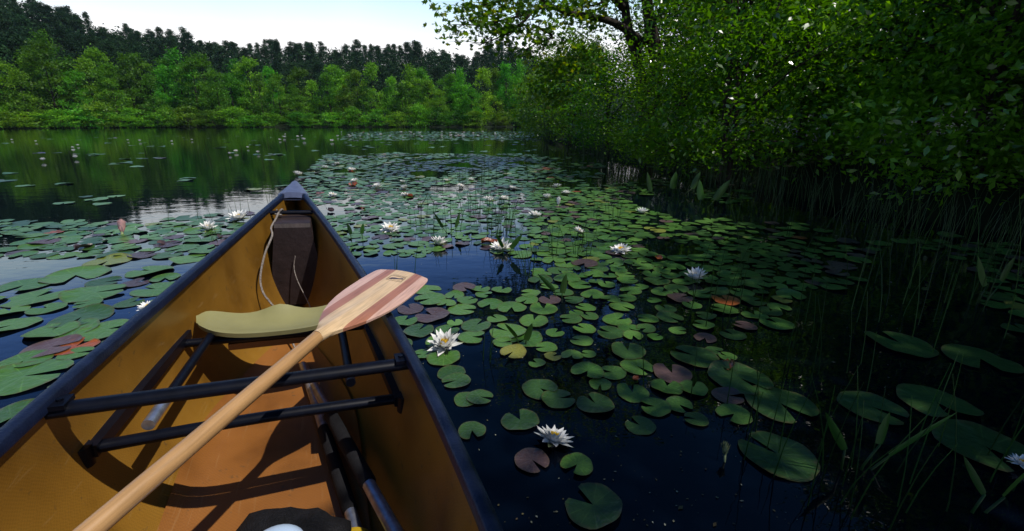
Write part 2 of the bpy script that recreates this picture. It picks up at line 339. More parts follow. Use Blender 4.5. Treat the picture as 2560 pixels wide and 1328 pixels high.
def cs(u, v, s): d = cdir(u, v); return CO+d*((s-CO[0])/d[0])
def CM(origin): return MC @ Matrix.Translation(Vector([float(c) for c in origin]))

def keel(s): m = np.minimum(s, LC-s); return -.105+.10*np.clip(1-m/.7, 0, 1)**2
def pexp(s): m = np.minimum(s, LC-s); return .155+.62*np.clip(1-m/1.5, 0, 1)**1.3
def bul(s): m = np.minimum(s, LC-s); return .085*np.clip(m/1.5, 0, 1)
def lat_at(s, h): return np.maximum(wg(s), .004)*h**pexp(s)*(1+bul(s)*4*h*(1-h))
hs_ = (np.linspace(0, 1, 26)**2.6); hs_[0] = 0
st = np.concatenate([[.002, .03, .07], np.linspace(.12, LC-.12, 62), [LC-.07, LC-.03, LC-.002]])
def section(s, inset=0.):
    zb = keel(s)+inset; z = zb+(gz(s)-zb)*hs_; l = np.maximum(lat_at(s, hs_)-inset, 0)*(hs_ > 0)
    return l, z
canoe = empty('canoe', mat=MC); tag(canoe, 'golden kevlar canoe with dark blue gunwales gliding among the lily pads', 'canoe')
rows_o, rows_i = [], []
for s in st:
    for rows, ins in ((rows_o, 0.), (rows_i, .007)):
        l, z = section(s, ins)
        L_ = [(s, -a, b) for a, b in zip(l[::-1], z[::-1])]+[(s, a, b) for a, b in zip(l[1:], z[1:])]; rows.append(L_)
b = MB(); b.grid(rows_o, flip=True); b.grid(rows_i, flip=False)
m_ = len(rows_o[0])
hull = link('hull', b.mesh('hull', M['kevlar'], True), canoe)
# core floor panel lying on the inside of the hull
def floor_z(s, l):
    h = np.clip((abs(l)+.007)/max(float(wg(s)), .01), 0, 1)**(1/float(pexp(s))); return keel(s)+.007+(gz(s)-keel(s))*h
G = []
for s in np.linspace(.95, 4.5, 60):
    e = min(1, max(0, (s-.95)/1.0)); hw = .03+.205*math.sin(e*math.pi/2)*(1 if s < 3.6 else 1-.5*(s-3.6))
    G.append([(s, hw*k, floor_z(s, hw*k)+.006) for k in np.linspace(-1, 1, 17)])
b = MB(); b.grid(G, flip=False); link('floor_panel', b.mesh('floor_panel', M['core'], True), canoe)
# gunwales
for sg in (-1, 1):
    G = []
    prof = [(-.018, .012), (-.012, .019), (.010, .020), (.019, .014), (.021, .0), (.020, -.012), (.013, -.013), (.012, .0), (-.010, .0), (-.011, -.016), (-.018, -.014)]
    for s in np.concatenate([[.05, .12], np.linspace(.2, LC-.2, 60), [LC-.12, LC-.05]]):
        G.append([(s, sg*(float(wg(s))+a*.72), float(gz(s))+c*.78) for a, c in prof])
    b = MB(); b.grid(G, flip=(sg < 0), closed=True); o = link('gunwale', b.mesh('gunwale', M['gunwale']), canoe); smooth_by_angle(o, 50)
# bow and stern caps
for end in (0, 1):
    G = []
    for s in (-.022, -.018, .0, .04, .09, .15, .21, .25, .258):
        ww = max(.008, float(wg(max(s, .0)))+.022) if s > -.02 else .006
        if s in (-.018,): ww = .016
        zz = float(gz(max(s, 0)))
        S = s if end == 0 else LC-s; row = []
        for k in np.linspace(-1, 1, 11): row.append((S, k*ww, zz+.024*(1-.55*abs(k)**2.5) - (.03 if s in (-.022, .258) else 0)))
        row += [(S, ww, zz-.02), (S, -ww, zz-.02)]
        G.append(row)
    b = MB(); b.grid(G, closed=True, flip=(end == 1)); o = link('bow_cap' if end == 0 else 'stern_cap', b.mesh('cap', M['capblue']), canoe); smooth_by_angle(o, 50)
# carry handle, thwart
def bar(name, s, w_, z, rad, mat, flat=.75, bow=.0, parent=None, n=10):
    b = MB(); ys = np.linspace(-w_, w_, 15)
    b.tube([(s, y, z+bow*(1-(y/w_)**2)) for y in ys], rad, n, flat=flat); o = link(name, b.mesh(name, mat), parent or canoe); smooth_by_angle(o, 50); return o
bar('carry_handle', .49, .118, .412, .014, M['blackmetal'], .8)
th = bar('thwart', 2.15, .352, .322, .021, M['blackmetal'], .7)
for sg in (-1, 1):
    b = MB(); b.box((2.128, sg*.330-.014, .332), (2.172, sg*.330+.014, .342)); b.tube([(2.15, sg*.330, .340), (2.15, sg*.330, .347)], .006, 8)
    link('bracket', b.mesh('bracket', M['blackmetal']), th)
bar('aft_thwart', 3.75, .315, .325, .02, M['blackmetal'], .7)
# flotation block in the bow
b = MB(); G = []
for s, zt_, zb_ in ((.27, .36, .12), (.45, .385, .06), (.64, .392, .0), (.675, .388, -.03), (.69, .37, -.05)):
    row = []
    for t in np.linspace(0, 1, 9):
        z = zt_+(zb_-zt_)*t; hw = max(.01, min(.098+.02*t, lat_at(s, max(0, (z-float(keel(s)))/float(gz(s)-keel(s))))-.008))
        row.append((s, -min(hw, .074+.05*t) if s > .3 else -hw*.7, z))
    row += [(s, -row[8-i][1]*1.28, row[8-i][2]) for i in range(9)]
    G.append(row)
b.grid(G, closed=True); b.add(G[-1], [tuple(range(18))]); o = link('flotation_block', b.mesh('flotation_block', M['block']), canoe); smooth_by_angle(o, 40)

# ------------------------------------------------------------------ seat frame and seat: parts of the canoe
fr_ = empty('seat_frame'); fr_.parent = canoe
def part(name, b, mat, parent, ang=45): o = link(name, b.mesh(name, mat), parent); smooth_by_angle(o, ang); return o
b = MB(); b.tube([(2.06, y, .168+.006*math.cos(y*6)) for y in np.linspace(-.352, .345, 15)], .017, 10, flat=.8); part('rear_crossbar', b, M['blackmetal'], fr_)
b = MB(); b.tube([(1.545, y, .168) for y in np.linspace(-.30, .30, 13)], .017, 10, flat=.8); part('front_crossbar', b, M['blackmetal'], fr_)
for sg in (-1, 1):
    b = MB(); p0 = np.array([1.50, sg*.300, .185]); p1 = np.array([2.085, sg*.352, .172])
    d = p1-p0; n_ = 12; G = []
    for i in range(n_):
        c = p0+d*i/(n_-1); q = .030
        G.append([c+np.array([0, -q, .012]), c+np.array([0, q, .012]), c+np.array([0, q, -.016]), c+np.array([0, -q, -.016])])
    b.grid(G, closed=True, flip=True); b.add(G[0], [(0, 1, 2, 3)]); b.add(G[-1], [(3, 2, 1, 0)])
    b.tube([p1+np.array([0, 0, -.03]), p1+np.array([0, 0, .018])], .024, 12)
    o = part('side_rail', b, M['blackmetal'], fr_)
    b = MB(); b.tube([p1+np.array([.004, sg*.004, .0155]), p1+np.array([.004, sg*.004, .024])], .008, 8); part('bolt', b, M['alu'], o)
b = MB(); b.tube([(1.53, -.200, .195), (1.94, -.229, .195)], .0125, 12); o = part('slide_tube', b, M['blackmetal'], fr_)
b = MB(); b.tube([(1.935, -.2286, .195), (2.05, -.2365, .195)], .0138, 12); part('highlight_cap', b, M['alu'], o)  # silver cap paints the bright highlight on the black tube's end
b = MB(); b.tube([(1.53, .2, .195), (1.99, .214, .195)], .0135, 12); o = part('slide_tube', b, M['blackmetal'], fr_)
b = MB(); b.tube([(1.93, .213, .207), (1.93, .213, .213)], .006, 8); part('bolt', b, M['alu'], o)
# bucket seat
def seat_z(x, y):   # x 0 front (bow) .. 1 back ; y -1..1
    z = .205-.030*(1-abs(y)**2.4)*(.35+.65*math.sin(min(1, x*1.1)*math.pi))
    z += .034*(abs(y)**3)*(1-.3*x)-.012*max(0, abs(y)-.9)/.1
    z += (1-x)**3*(.026*math.exp(-((y)/.22)**2)-.006*math.exp(-((abs(y)-.55)/.25)**2))
    z += .006*x**3
    return z
NX, NY = 15, 31; S0, S1 = 1.38, 1.58
def seat_pt(i, j, dz=0, inset=1.):
    x = i/(NX-1); y = math.sin(math.pi/2*(-1+2*j/(NY-1)))
    hw = .255*inset*(1-.05*x)
    sx = S0+(S1-S0)*x; rr = abs(y)**4
    sx = (sx-(S0+S1)/2)*max(.30, (1-abs(y)**6)**.5)*inset+(S0+S1)/2+.012*(1-y*y)*x
    return (sx, y*hw-.008, seat_z(x, y)+dz)
top = [[seat_pt(i, j) for j in range(NY)] for i in range(NX)]; bot = [[seat_pt(i, j, -.014 if 0 < i < NX-1 and 0 < j < NY-1 else -.016, .985) for j in range(NY)] for i in range(NX)]
b = MB(); b.grid(top, flip=True); b.grid(bot, flip=False)
loop = [(0, j) for j in range(NY)]+[(i, NY-1) for i in range(1, NX)]+[(NX-1, j) for j in range(NY-2, -1, -1)]+[(i, 0) for i in range(NX-2, 0, -1)]
b.grid([[top[i][j] for i, j in loop], [bot[i][j] for i, j in loop]], closed=True, flip=True)
seat = empty('bow_seat'); seat.parent = canoe
o = link('seat_pan', b.mesh('seat_pan', M['seat'], True), seat)
b = MB(); b.box((1.40, -.16, .128), (1.55, .15, .150)); b.box((1.42, -.215, .150), (1.52, -.165, .176)); b.box((1.42, .165, .150), (1.52, .215, .176))
part('seat_carriage', b, M['core'], seat)

# ------------------------------------------------------------------ loose gear
def thing_mesh(name, b, mat, origin, label, cat, smooth=True):
    o = link(name, b.mesh(name, mat, False, origin), None, CM(origin))
    if smooth: smooth_by_angle(o, 45)
    return tag(o, label, cat)
pts = [(.49, -.072, .428), (.472, -.070, .415), (.50, -.066, .395), (.52, -.062, .415), (.60, -.07, .40), (.70, -.085, .375)]
pts += [cs(680, 590, .80), cs(662, 635, .86), cs(651, 690, .92), cs(656, 728, .96), cs(676, 757, 1.0), cs(712, 800, 1.04), (1.05, -.02, -.05), (1.2, .02, -.07)]
b = MB(); b.tube(catmull(pts, 7), .0046, 6); b.tube(catmull([(.51, -.075, .40), (.50, -.05, .43), (.475, -.045, .42), (.48, -.06, .40), (.52, -.05, .405), (.52, -.08, .41)], 6), .0048, 6)
thing_mesh('rope', b, M['rope'], (.49, -.07, .42), 'pale grey rope tied to the carry handle and hanging behind the seat', 'rope')
b = MB(); b.tube(catmull([cs(648, 600, .66), cs(648, 650, .72), cs(641, 700, .80), cs(636, 770, .95), cs(634, 830, 1.08)], 6), .003, 5)
thing_mesh('cord', b, M['cord'], cs(648, 600, .66), 'thin dark cord hanging down the left inner hull wall', 'cord')
b = MB(); b.tube(catmull([cs(738, 640, .705), cs(735, 670, .71), cs(745, 705, .74), cs(770, 755, .80), cs(790, 800, .9)], 6), .003, 5)
thing_mesh('cord', b, M['rope'], cs(738, 640, .705), 'faint grey cord against the dark block in the bow', 'cord')
# two poles on the floor
for (a, c, ra, cuts, lab) in (((770, 950), (905, 1370), .0155, (.0, .40, .86, 1.), 'aluminium pole with black sleeve lying beside the floor panel, left of two'),
                              ((775, 945), (1010, 1370), .0165, (.0, .33, .76, 1.), 'aluminium pole with black sleeve by the right hull wall, silver end near camera')):
    p0 = cz(a[0], a[1], -.045); p1 = cz(c[0], c[1], .03)
    p1[2] = floor_z(p1[0], p1[1])+.03; p0[2] = floor_z(p0[0], p0[1])+.03
    p0 = cz(a[0], a[1], p0[2]); p1 = cz(c[0], c[1], p1[2])
    e = empty('pole', mat=CM(p0)); tag(e, lab, 'pole', 'poles on the canoe floor')
    d = p1-p0
    b = MB(); b.tube([np.zeros(3)-d*.15, d*1.0], ra, 12); part('tube', b, M['alu'], e)
    b = MB(); b.tube([d*cuts[1], d*(cuts[1]+.01), d*(cuts[2]-.01), d*cuts[2]], [ra*1.05, ra*1.28, ra*1.28, ra*1.05], 12); part('sleeve', b, M['foam'], e)
# mesh bag, white lid, yellow pouch
oc = cz(690, 1462, -.04); oc[2] = -.085
b = MB(); G = []
for i in range(12):
    t = i/11; a = math.pi*t; row = []
    for k in range(28):
        an = 2*math.pi*k/28; rr = (math.sin(a)**.45)*1.0/(abs(math.cos(an+.5))**3.4+abs(math.sin(an+.5))**3.4)**(1/3.4)*(1+.07*math.sin(3*an+1)+.05*math.sin(7*an+2*t*6)+.03*math.sin(11*an+9*t))
        row.append(oc+np.array([.15*rr*math.cos(an), .135*rr*math.sin(an), .07-.07*math.cos(a)*(1+.12*math.sin(4*an+1)+.08*math.sin(9*an))]))
    G.append(row)
b.grid(G, closed=True, flip=True)
thing_mesh('mesh_bag', b, M['bagmesh'], oc, 'black mesh bag lying on the canoe floor at the bottom edge', 'bag')
pc = cz(690, 1356, .075); b = MB(); G = []
for i in range(9):
    a = math.pi*.62*i/8; G.append([pc+np.array([.048*math.sin(a)*math.cos(t), .055*math.sin(a)*math.sin(t), .03*math.cos(a)-.012]) for t in np.linspace(0, 2*math.pi, 24, endpoint=False)])
b.grid(G, closed=True, flip=True)
b.tube([pc+np.array([0, 0, -.08]), pc+np.array([0, 0, -.018])], .043, 20)
thing_mesh('bottle', b, M['white'], pc, 'bluish white rounded bottle top poking out of the black mesh bag', 'bottle')
pc = cz(880, 1345, -.02); b = MB(); G = []
for i in range(9):
    a = math.pi*i/8; G.append([pc+np.array([.05*math.sin(a)*math.cos(t), .055*math.sin(a)*math.sin(t)*(1+.1*math.sin(2*t)), .035*math.cos(a)-.03]) for t in np.linspace(0, 2*math.pi, 24, endpoint=False)])
b.grid(G, closed=True, flip=True)
thing_mesh('pouch', b, M['yellow'], pc, 'yellow pouch wedged between the black mesh bag and the poles', 'pouch')

# ------------------------------------------------------------------ paddle
q = cz(225, 1328, .333); p1 = cz(655, 961, .365); d = (p1-q)/np.linalg.norm(p1-q)
def along(px):   # point on the paddle line nearest to the pixel
    return min(np.linspace(0, 1.4, 1401), key=lambda k: abs(proj(toW(q+d*k))[0]-px))
kt = along(792); org = q+d*kt
tipc = min((cz(1012, 684, z) for z in np.linspace(.3, .6, 301)), key=lambda e: abs(np.linalg.norm(e-org)-.51))
def frame(dv, roll, o):
    sd = np.cross([0, 0, 1.], dv); sd /= np.linalg.norm(sd); nm = np.cross(dv, sd)
    sd, nm = sd*math.cos(roll)+nm*math.sin(roll), nm*math.cos(roll)-sd*math.sin(roll)
    return Matrix(((dv[0], sd[0], nm[0], o[0]), (dv[1], sd[1], nm[1], o[1]), (dv[2], sd[2], nm[2], o[2]), (0, 0, 0, 1)))
ROLL = R(4)
MP0 = frame(d, ROLL, org); MB0 = frame((tipc-org)/np.linalg.norm(tipc-org), ROLL, org)
paddle = empty('paddle', mat=MC @ MP0); tag(paddle, 'varnished wooden canoe paddle with striped blade resting across the thwart', 'paddle')
print('blade z', tipc, org)
ke = kt+.51
BL = ke-kt
T_ = [0, .04, .1, .17, .25, .35, .45, .55, .65, .75, .85, .92, .955, .98, .993, 1.0]
W_ = [.0155, .018, .031, .050, .067, .083, .093, .0985, .101, .102, .101, .099, .0965, .091, .084, .070]
G = []
for t, hw in zip(np.linspace(0, 1, 60), np.interp(np.linspace(0, 1, 60)**.75, T_, W_)):
    t = t**.75; row = []; thk = .0100*(1-t)**2.2+.0042
    for k in np.linspace(-1, 1, 25):
        row.append((t*BL+.012*(1-k*k)*(t > .9)*(t-.9)/.1*1.0, k*hw, thk*(1-abs(k)**3*.62)+(.0045*math.exp(-(k*hw/.012)**2)*(1-t)**1.5)))
    for k in np.linspace(1, -1, 25):
        row.append((t*BL+.012*(1-k*k)*(t > .9)*(t-.9)/.1*1.0, k*hw, -thk*(1-abs(k)**3*.62)))
    G.append(row)
b = MB(); b.grid(G, closed=True, flip=False); b.add(G[-1], [tuple(range(50))[::-1]]); b.add(G[0], [tuple(range(50))])
blade = link('blade', b.mesh('blade', M['blade']), paddle, MP0.inverted() @ MB0); smooth_by_angle(blade, 40)
b = MB(); xs = np.linspace(.07, -.86, 30)
b.tube([(x, 0, .0) for x in xs], np.where(xs > 0, .0168-.12*xs, .0163), 18, flat=1.0)
part('shaft', b, M['shaft'], paddle)
b = MB(); b.tube([(-.85, y, 0) for y in np.linspace(-.055, .055, 9)], [.010, .015, .017, .018, .0185, .018, .017, .015, .010], 12); part('grip', b, M['shaft'], paddle)
# emblem printed near the blade tip
zz = .0052
def quad_strip(b, P0, P1, wd, mi=0):
    P0 = np.array(P0); P1 = np.array(P1); dd = P1-P0; nn = np.array([-dd[1], dd[0]]); nn = nn/np.linalg.norm(nn)*wd/2
    V = [(*(P0-nn), zz), (*(P1-nn), zz), (*(P1+nn), zz), (*(P0+nn), zz)]
    b.add(V, [(0, 1, 2, 3)], mi)
em = MB(); ex = BL*.865; hx, hy = .021, .026
for A, B_ in (((-hx, -hy), (hx, -hy)), ((hx, -hy), (hx, hy)), ((hx, hy), (-hx, hy)), ((-hx, hy), (-hx, -hy))):
    quad_strip(em, (ex+A[0], A[1]), (ex+B_[0], B_[1]), .0016, 1)
fish = [(-.010, .024), (-.004, .020), (.004, .016), (.007, .006), (.006, -.006), (.011, -.016), (.017, -.022), (.009, -.020), (.003, -.024), (.001, -.012), (-.003, -.002), (-.006, .008), (-.012, .016)]
em.add([(ex+x, y, zz) for x, y in fish], [tuple(range(len(fish)))], 0)
for i in range(7): quad_strip(em, (ex-.014+.002*(i % 3), .012-.005*i), (ex-.010+.0015*(i % 2), .009-.005*i), .0012, 0)
for ln in range(2):
    y = .024
    while y > -.024:
        l_ = random.uniform(.0015, .004); quad_strip(em, (ex+.026+.007*ln+random.uniform(-.001, .001), y), (ex+.026+.007*ln+random.uniform(-.001, .001), y-l_), .0011+.001*random.random(), 1); y -= l_+.0012
em_o = link('emblem', mesh_from('emblem', em.V, em.F, [M['ink'], M['inkbrown']], idx=em.I), blade)

# ------------------------------------------------------------------ water sheet with an opening for the hull
loopL, loopR = [], []
for s in np.linspace(.0, LC, 140)[1:-1]:
    h = np.linspace(0, 1, 400); z = keel(s)+(gz(s)-keel(s))*h; l = lat_at(s, h)
    okk = []
    for sg in (-1, 1):
        W = B0[2]+ax[2]*s+pr[2]*sg*l+up[2]*z
        i = np.argmax(W > 0)
        if W[0] >= 0: okk.append(None)
        else: okk.append((s, sg*max(l[i]-.003, .0008), z[i]))
    if None in okk: continue
    loopL.append(okk[0]); loopR.append(okk[1])
loop = [toW(p) for p in loopL]+[toW(p) for p in loopR[::-1]]
loop = np.array(loop); loop[:, 2] = 0; cen = loop.mean(0)
G = [loop]
dv = loop-cen; angs = np.arctan2(dv[:, 1], dv[:, 0]); dirs = np.stack([np.cos(angs), np.sin(angs), 0*angs], 1)
for rad in (3.2, 5, 9, 20, 60, 200, 400):
    G.append(cen+dirs*rad)
b = MB(); b.grid(np.array(G), closed=True); me = b.mesh('water', M['water'])
wt = link('water', me); tag(wt, 'still dark blue pond water', 'water', kind='structure')
import bmesh
bm = bmesh.new(); bm.from_mesh(me); bmesh.ops.recalc_face_normals(bm, faces=bm.faces)
if sum(f.normal.z*f.calc_area() for f in bm.faces) < 0: bmesh.ops.reverse_faces(bm, faces=bm.faces)
bm.to_mesh(me); bm.free()

# ------------------------------------------------------------------ lily pads
def pad_verts(kind, n=30, rings=3):
    r_ = np.random.default_rng(100+kind); notch = R(r_.uniform(9, 20)); out = [(0, 0, 0)]; Fc = []
    a0, a1 = notch, 2*math.pi-notch; ang = np.linspace(a0, a1, n); ph = r_.uniform(0, 6, 4)
    asp = r_.uniform(.9, 1.06)
    for j in range(1, rings+1):
        f = j/rings
        for a in ang:
            e = min(a-a0, a1-a); ro = 1-.12*math.exp(-e/.12)
            ro *= 1+.025*math.sin(3*a+ph[0])+.015*math.sin(7*a+ph[1])
            z = .05*f**3*(math.sin(2*a+ph[2])*.5+.3*math.sin(5*a+ph[3])) + (.30*f**4*max(0, math.sin(a+ph[1])-.55) if kind % 3 != 0 else 0)
            out.append((f*ro*math.cos(a), f*ro*asp*math.sin(a), z))
    for k in range(n-1): Fc.append((0, 1+k, 2+k))
    for j in range(rings-1):
        o1 = 1+j*n; o2 = o1+n
        for k in range(n-1): Fc.append((o1+k, o2+k, o2+k+1, o1+k+1))
    V = np.array(out); V[:, 2] += .02
    return V, Fc
NK = 6
def set_prad(me, val):
    a = me.attributes.new('prad', 'FLOAT', 'POINT'); a.data.foreach_set('value', np.asarray(val, np.float32)); return me
PADS = {c: [set_prad(mesh_from('lily_pad', *pad_verts(k), M['pad_'+c], True), [0]+[1/3]*30+[2/3]*30+[1]*30) for k in range(NK)] for c in ('green', 'deep', 'purple', 'yellow', 'red')}
def in_canoe(x, y, mrg):
    d_ = np.array([x, y, 0])-B0; s = d_@ax; l = d_@pr
    return -.1-mrg < s < LC+.1+mrg and abs(l) < float(wg(np.clip(s, 0, LC)))*1.08+mrg
def interp_poly(v, pts): return np.interp(v, [p[0] for p in pts], [p[1] for p in pts])
def cov(u, v):
    """how thickly the pads lie, and their radius range"""
    left_edge = 738
    if u < left_edge-(v-462)*1.02 or (u < 700 and v < 470):      # left of the canoe
        if v < 340: return 0, .1, .12
        if v < 400: return .10, .10, .15
        if v < 515: return .03, .10, .14
        if v < 560: return (.35 if u > 330 else .0 if v < 553 else .5), .08, .13
        if v < 645: return .92, .07, .12
        if v < 695: return (.22 if u < 420 else .55), .09, .13
        if v < 860: return .62, .066, .100
        return .42, .06, .09
    edge = interp_poly(v, [(385, 1340), (470, 1480), (560, 1720), (620, 2020), (700, 2150), (800, 1900), (900, 1750), (1328, 1900)])
    if v < 322: return 0, .1, .1
    if v < 352: return (.75 if 690 < u < 1345 else 0), .12, .18
    if v < 385: return (.22 if 760 < u < 1345 else 0), .10, .15
    if u > edge+120 and v < 600: return .12, .07, .1
    if v < 470: return (.74 if 690 < u < edge else .25), .07, .115
    if v < 640: return ((.72 if u < 1340 else .9) if u < edge else .45), .055, .098
    if v < 720:
        if u < 1340: return .18, .07, .1
        return (.9 if u < edge else .45), .055, .092
    if v < 830: return (.72 if u < 1950 else .5), .05, .082
    if v < 1060: return (.46 if u < 1350 else .42), .045, .072
    if u < 1300: return .25, .045, .06
    if u < 1900: return .05, .05, .07
    return .38, .06, .09
placed = []   # x, y, r, colour, forced
def forced(u, v, wpx, colr, rz=None):
    p = on_plane(u, v); dep = proj(p)[2]; placed.append([p[0], p[1], .5*wpx*dep/F, colr, rz])
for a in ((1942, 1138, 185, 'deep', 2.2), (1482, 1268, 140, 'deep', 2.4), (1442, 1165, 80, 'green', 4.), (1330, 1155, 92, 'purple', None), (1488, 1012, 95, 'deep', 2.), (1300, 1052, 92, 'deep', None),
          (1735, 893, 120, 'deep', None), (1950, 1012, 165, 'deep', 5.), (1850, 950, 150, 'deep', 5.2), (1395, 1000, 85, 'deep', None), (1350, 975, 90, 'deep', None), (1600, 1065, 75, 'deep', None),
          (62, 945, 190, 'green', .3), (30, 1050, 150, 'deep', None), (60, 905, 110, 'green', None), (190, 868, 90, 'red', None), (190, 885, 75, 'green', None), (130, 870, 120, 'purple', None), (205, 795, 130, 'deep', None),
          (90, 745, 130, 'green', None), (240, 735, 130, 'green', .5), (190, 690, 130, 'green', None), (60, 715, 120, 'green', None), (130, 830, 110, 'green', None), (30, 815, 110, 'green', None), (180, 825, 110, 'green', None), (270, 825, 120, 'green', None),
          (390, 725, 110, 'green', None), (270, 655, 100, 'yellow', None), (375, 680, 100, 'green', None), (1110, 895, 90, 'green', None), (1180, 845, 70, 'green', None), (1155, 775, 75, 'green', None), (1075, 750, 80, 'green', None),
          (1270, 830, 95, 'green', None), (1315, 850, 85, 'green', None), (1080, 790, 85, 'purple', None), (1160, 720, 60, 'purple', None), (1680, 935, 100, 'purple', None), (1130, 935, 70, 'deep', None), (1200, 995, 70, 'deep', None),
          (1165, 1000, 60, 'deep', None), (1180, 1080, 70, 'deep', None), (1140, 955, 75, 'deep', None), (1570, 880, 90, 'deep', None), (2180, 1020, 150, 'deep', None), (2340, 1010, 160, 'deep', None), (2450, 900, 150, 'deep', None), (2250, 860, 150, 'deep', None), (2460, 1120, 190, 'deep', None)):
    forced(*a)
FLO = [  # u, v, width px, kind, label, short name
 (1382, 1103, 100, 'f', 'largest white water lily with yellow centre, nearest the camera, right of canoe', 'the largest white lily'),
 (1112, 866, 90, 'f', 'white water lily with yellow centre just below the paddle blade by the right gunwale', 'the lily below the paddle blade'),
 (1740, 697, 62, 'f', 'white water lily farthest right of the sunlit pads', 'the far-right sunlit lily'),
 (1552, 629, 54, 'f', 'white water lily amid pads left of the far-right sunlit lily', 'the lily amid the right pads'),
 (1255, 624, 60, 'f', 'white water lily with a reddish pad and green blade beside it', 'the lily beside a reddish pad'),
 (1097, 612, 52, 'f', 'white water lily standing over open blue water above the paddle tip', 'the lily above the paddle tip'),
 (977, 575, 50, 'f', 'white water lily right of the canoe, between two arrow-leaf plants and rushes', 'the lily near the right gunwale'),
 (600, 549, 56, 'f', 'wide white water lily left of the bow, just beyond the left gunwale', 'the wide lily left of bow'),
 (520, 574, 46, 'f', 'white water lily left of the wide lily by the left gunwale', 'the second lily left of bow'),
 (373, 770, 48, 'f', 'white water lily half hidden behind the left gunwale', 'the lily behind left gunwale'),
 (307, 588, 26, 'b', 'pink closed lily bud standing among the left pads', 'the pink bud'),
 (1810, 1153, 34, 'b', 'pale green closed bud beside the big dark pad at right', 'the pale bud'),
 (2556, 1160, 60, 'f', 'white water lily cut off by the right edge of the picture', 'the lily at right edge'),
 (1337, 541, 36, 'f', 'small white lily at the border of sun and tree shade', 'the lily at the shade border'),
 (1223, 503, 30, 'r', 'small white lily raised on a stem among rushes, left of its neighbour', 'the left stem lily'),
 (1260, 498, 27, 'r', 'small white lily raised on a stem among rushes, right of its neighbour', 'the right stem lily'),
 (1446, 580, 30, 'r', 'small white lily standing on green stalks over the right pads', 'the stalked lily'),
 (1605, 533, 34, 'f', 'small white lily in the dim water under the bank', 'the dim lily'),
 (1281, 473, 28, 'f', 'small white lily beyond the two stem lilies', 'the lily beyond the rushes'),
 (1392, 468, 26, 'f', 'small white lily topmost of the cluster by the shaded bank', 'the topmost bank lily'),
 (1367, 495, 28, 'f', 'small white lily leftmost of the cluster by the shaded bank', 'the left bank lily'),
 (1415, 484, 26, 'f', 'small white lily rightmost of the cluster by the shaded bank', 'the right bank lily'),
 (1395, 517, 20, 'b', 'white bud lowest of the cluster by the shaded bank', 'the low bank bud'),
 (945, 470, 30, 'f', 'small white lily right of the bow cap, beside a red curled leaf', 'the lily beside the red leaf'),
 (832, 489, 24, 'f', 'small white lily closest to the right side of the bow cap', 'the lily by the bow cap'),
 (887, 455, 24, 'f', 'small white lily above a red-brown curled leaf', 'the lily above the curled leaf'),
 (1012, 473, 28, 'f', 'small white lily upper one of a stacked pair', 'the upper pair lily'),
 (1013, 489, 26, 'f', 'small white lily lower one of a stacked pair, touching a red leaf', 'the lower pair lily'),
 (1006, 456, 18, 'f', 'tiny white lily just beyond the stacked pair', 'the tiny lily'),
 (745, 438, 26, 'f', 'small white lily straight beyond the bow cap', 'the lily beyond the bow'),
 (880, 426, 22, 'f', 'tiny white lily far out, rightmost of a loose trio', 'the far right trio lily'),
 (843, 412, 20, 'f', 'tiny white lily far out, topmost of a loose trio', 'the far top trio lily'),
 (813, 421, 20, 'f', 'tiny white lily far out, leftmost of a loose trio', 'the far left trio lily'),
 (1117, 453, 20, 'f', 'tiny white lily left of three in a far row', 'the left row lily'),
 (1151, 468, 24, 'f', 'small white lily middle and lowest of three in a far row', 'the middle row lily'),
 (1178, 451, 18, 'f', 'tiny white lily right of three in a far row', 'the right row lily'),
]
occ = [(p[0], p[1], p[2]) for p in placed]
cell = {}
def near_ok(x, y, r, k):
    cx, cy = int(x//.4), int(y//.4)
    for i in range(cx-1, cx+2):
        for j in range(cy-1, cy+2):
            for (a, b_, c) in cell.get((i, j), ()):
                if (x-a)**2+(y-b_)**2 < (k*(r+c))**2: return False
    return True
def put(x, y, r): cell.setdefault((int(x//.4), int(y//.4)), []).append((x, y, r))
for p in placed: put(p[0], p[1], p[2])
def clump(x, y): return .5+.5*math.sin(1.9*x+1.3*math.sin(1.1*y))*math.sin(1.5*y+1.7*math.sin(.9*x))
tries = 0
for y0_, y1_, nt_ in ((.75, 3, 9000), (3, 7, 22000), (7, 14, 26000), (14, 42, 16000)):
    for _ in range(nt_):
        y = rng.uniform(y0_, y1_); x = rng.uniform(-1.2, 1.2)*y*1.05
        u, v, dep = proj((x, y, 0))
        if not (-160 < u < 2700 and 300 < v < 1420): continue
        c, ra, rb = cov(u, v)
        if c <= 0: continue
        if c < .95 and clump(x*1.3, y*1.3) > c*.9+.12: continue
        if c < .6 and rng.random() > c: continue
        r = rng.uniform(ra, rb)*.93*(.75 if rng.random() < .2 else 1)
        if in_canoe(x, y, r*.6+.02): continue
        if math.hypot(x, y) > shore(math.degrees(math.atan2(x, y)))-.3: continue
        if not near_ok(x, y, r, .70 if c > .8 else .82): continue
        put(x, y, r); t = rng.random()
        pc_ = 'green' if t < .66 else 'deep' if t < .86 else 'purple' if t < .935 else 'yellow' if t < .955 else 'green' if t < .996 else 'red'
        placed.append([x, y, r, pc_, None])
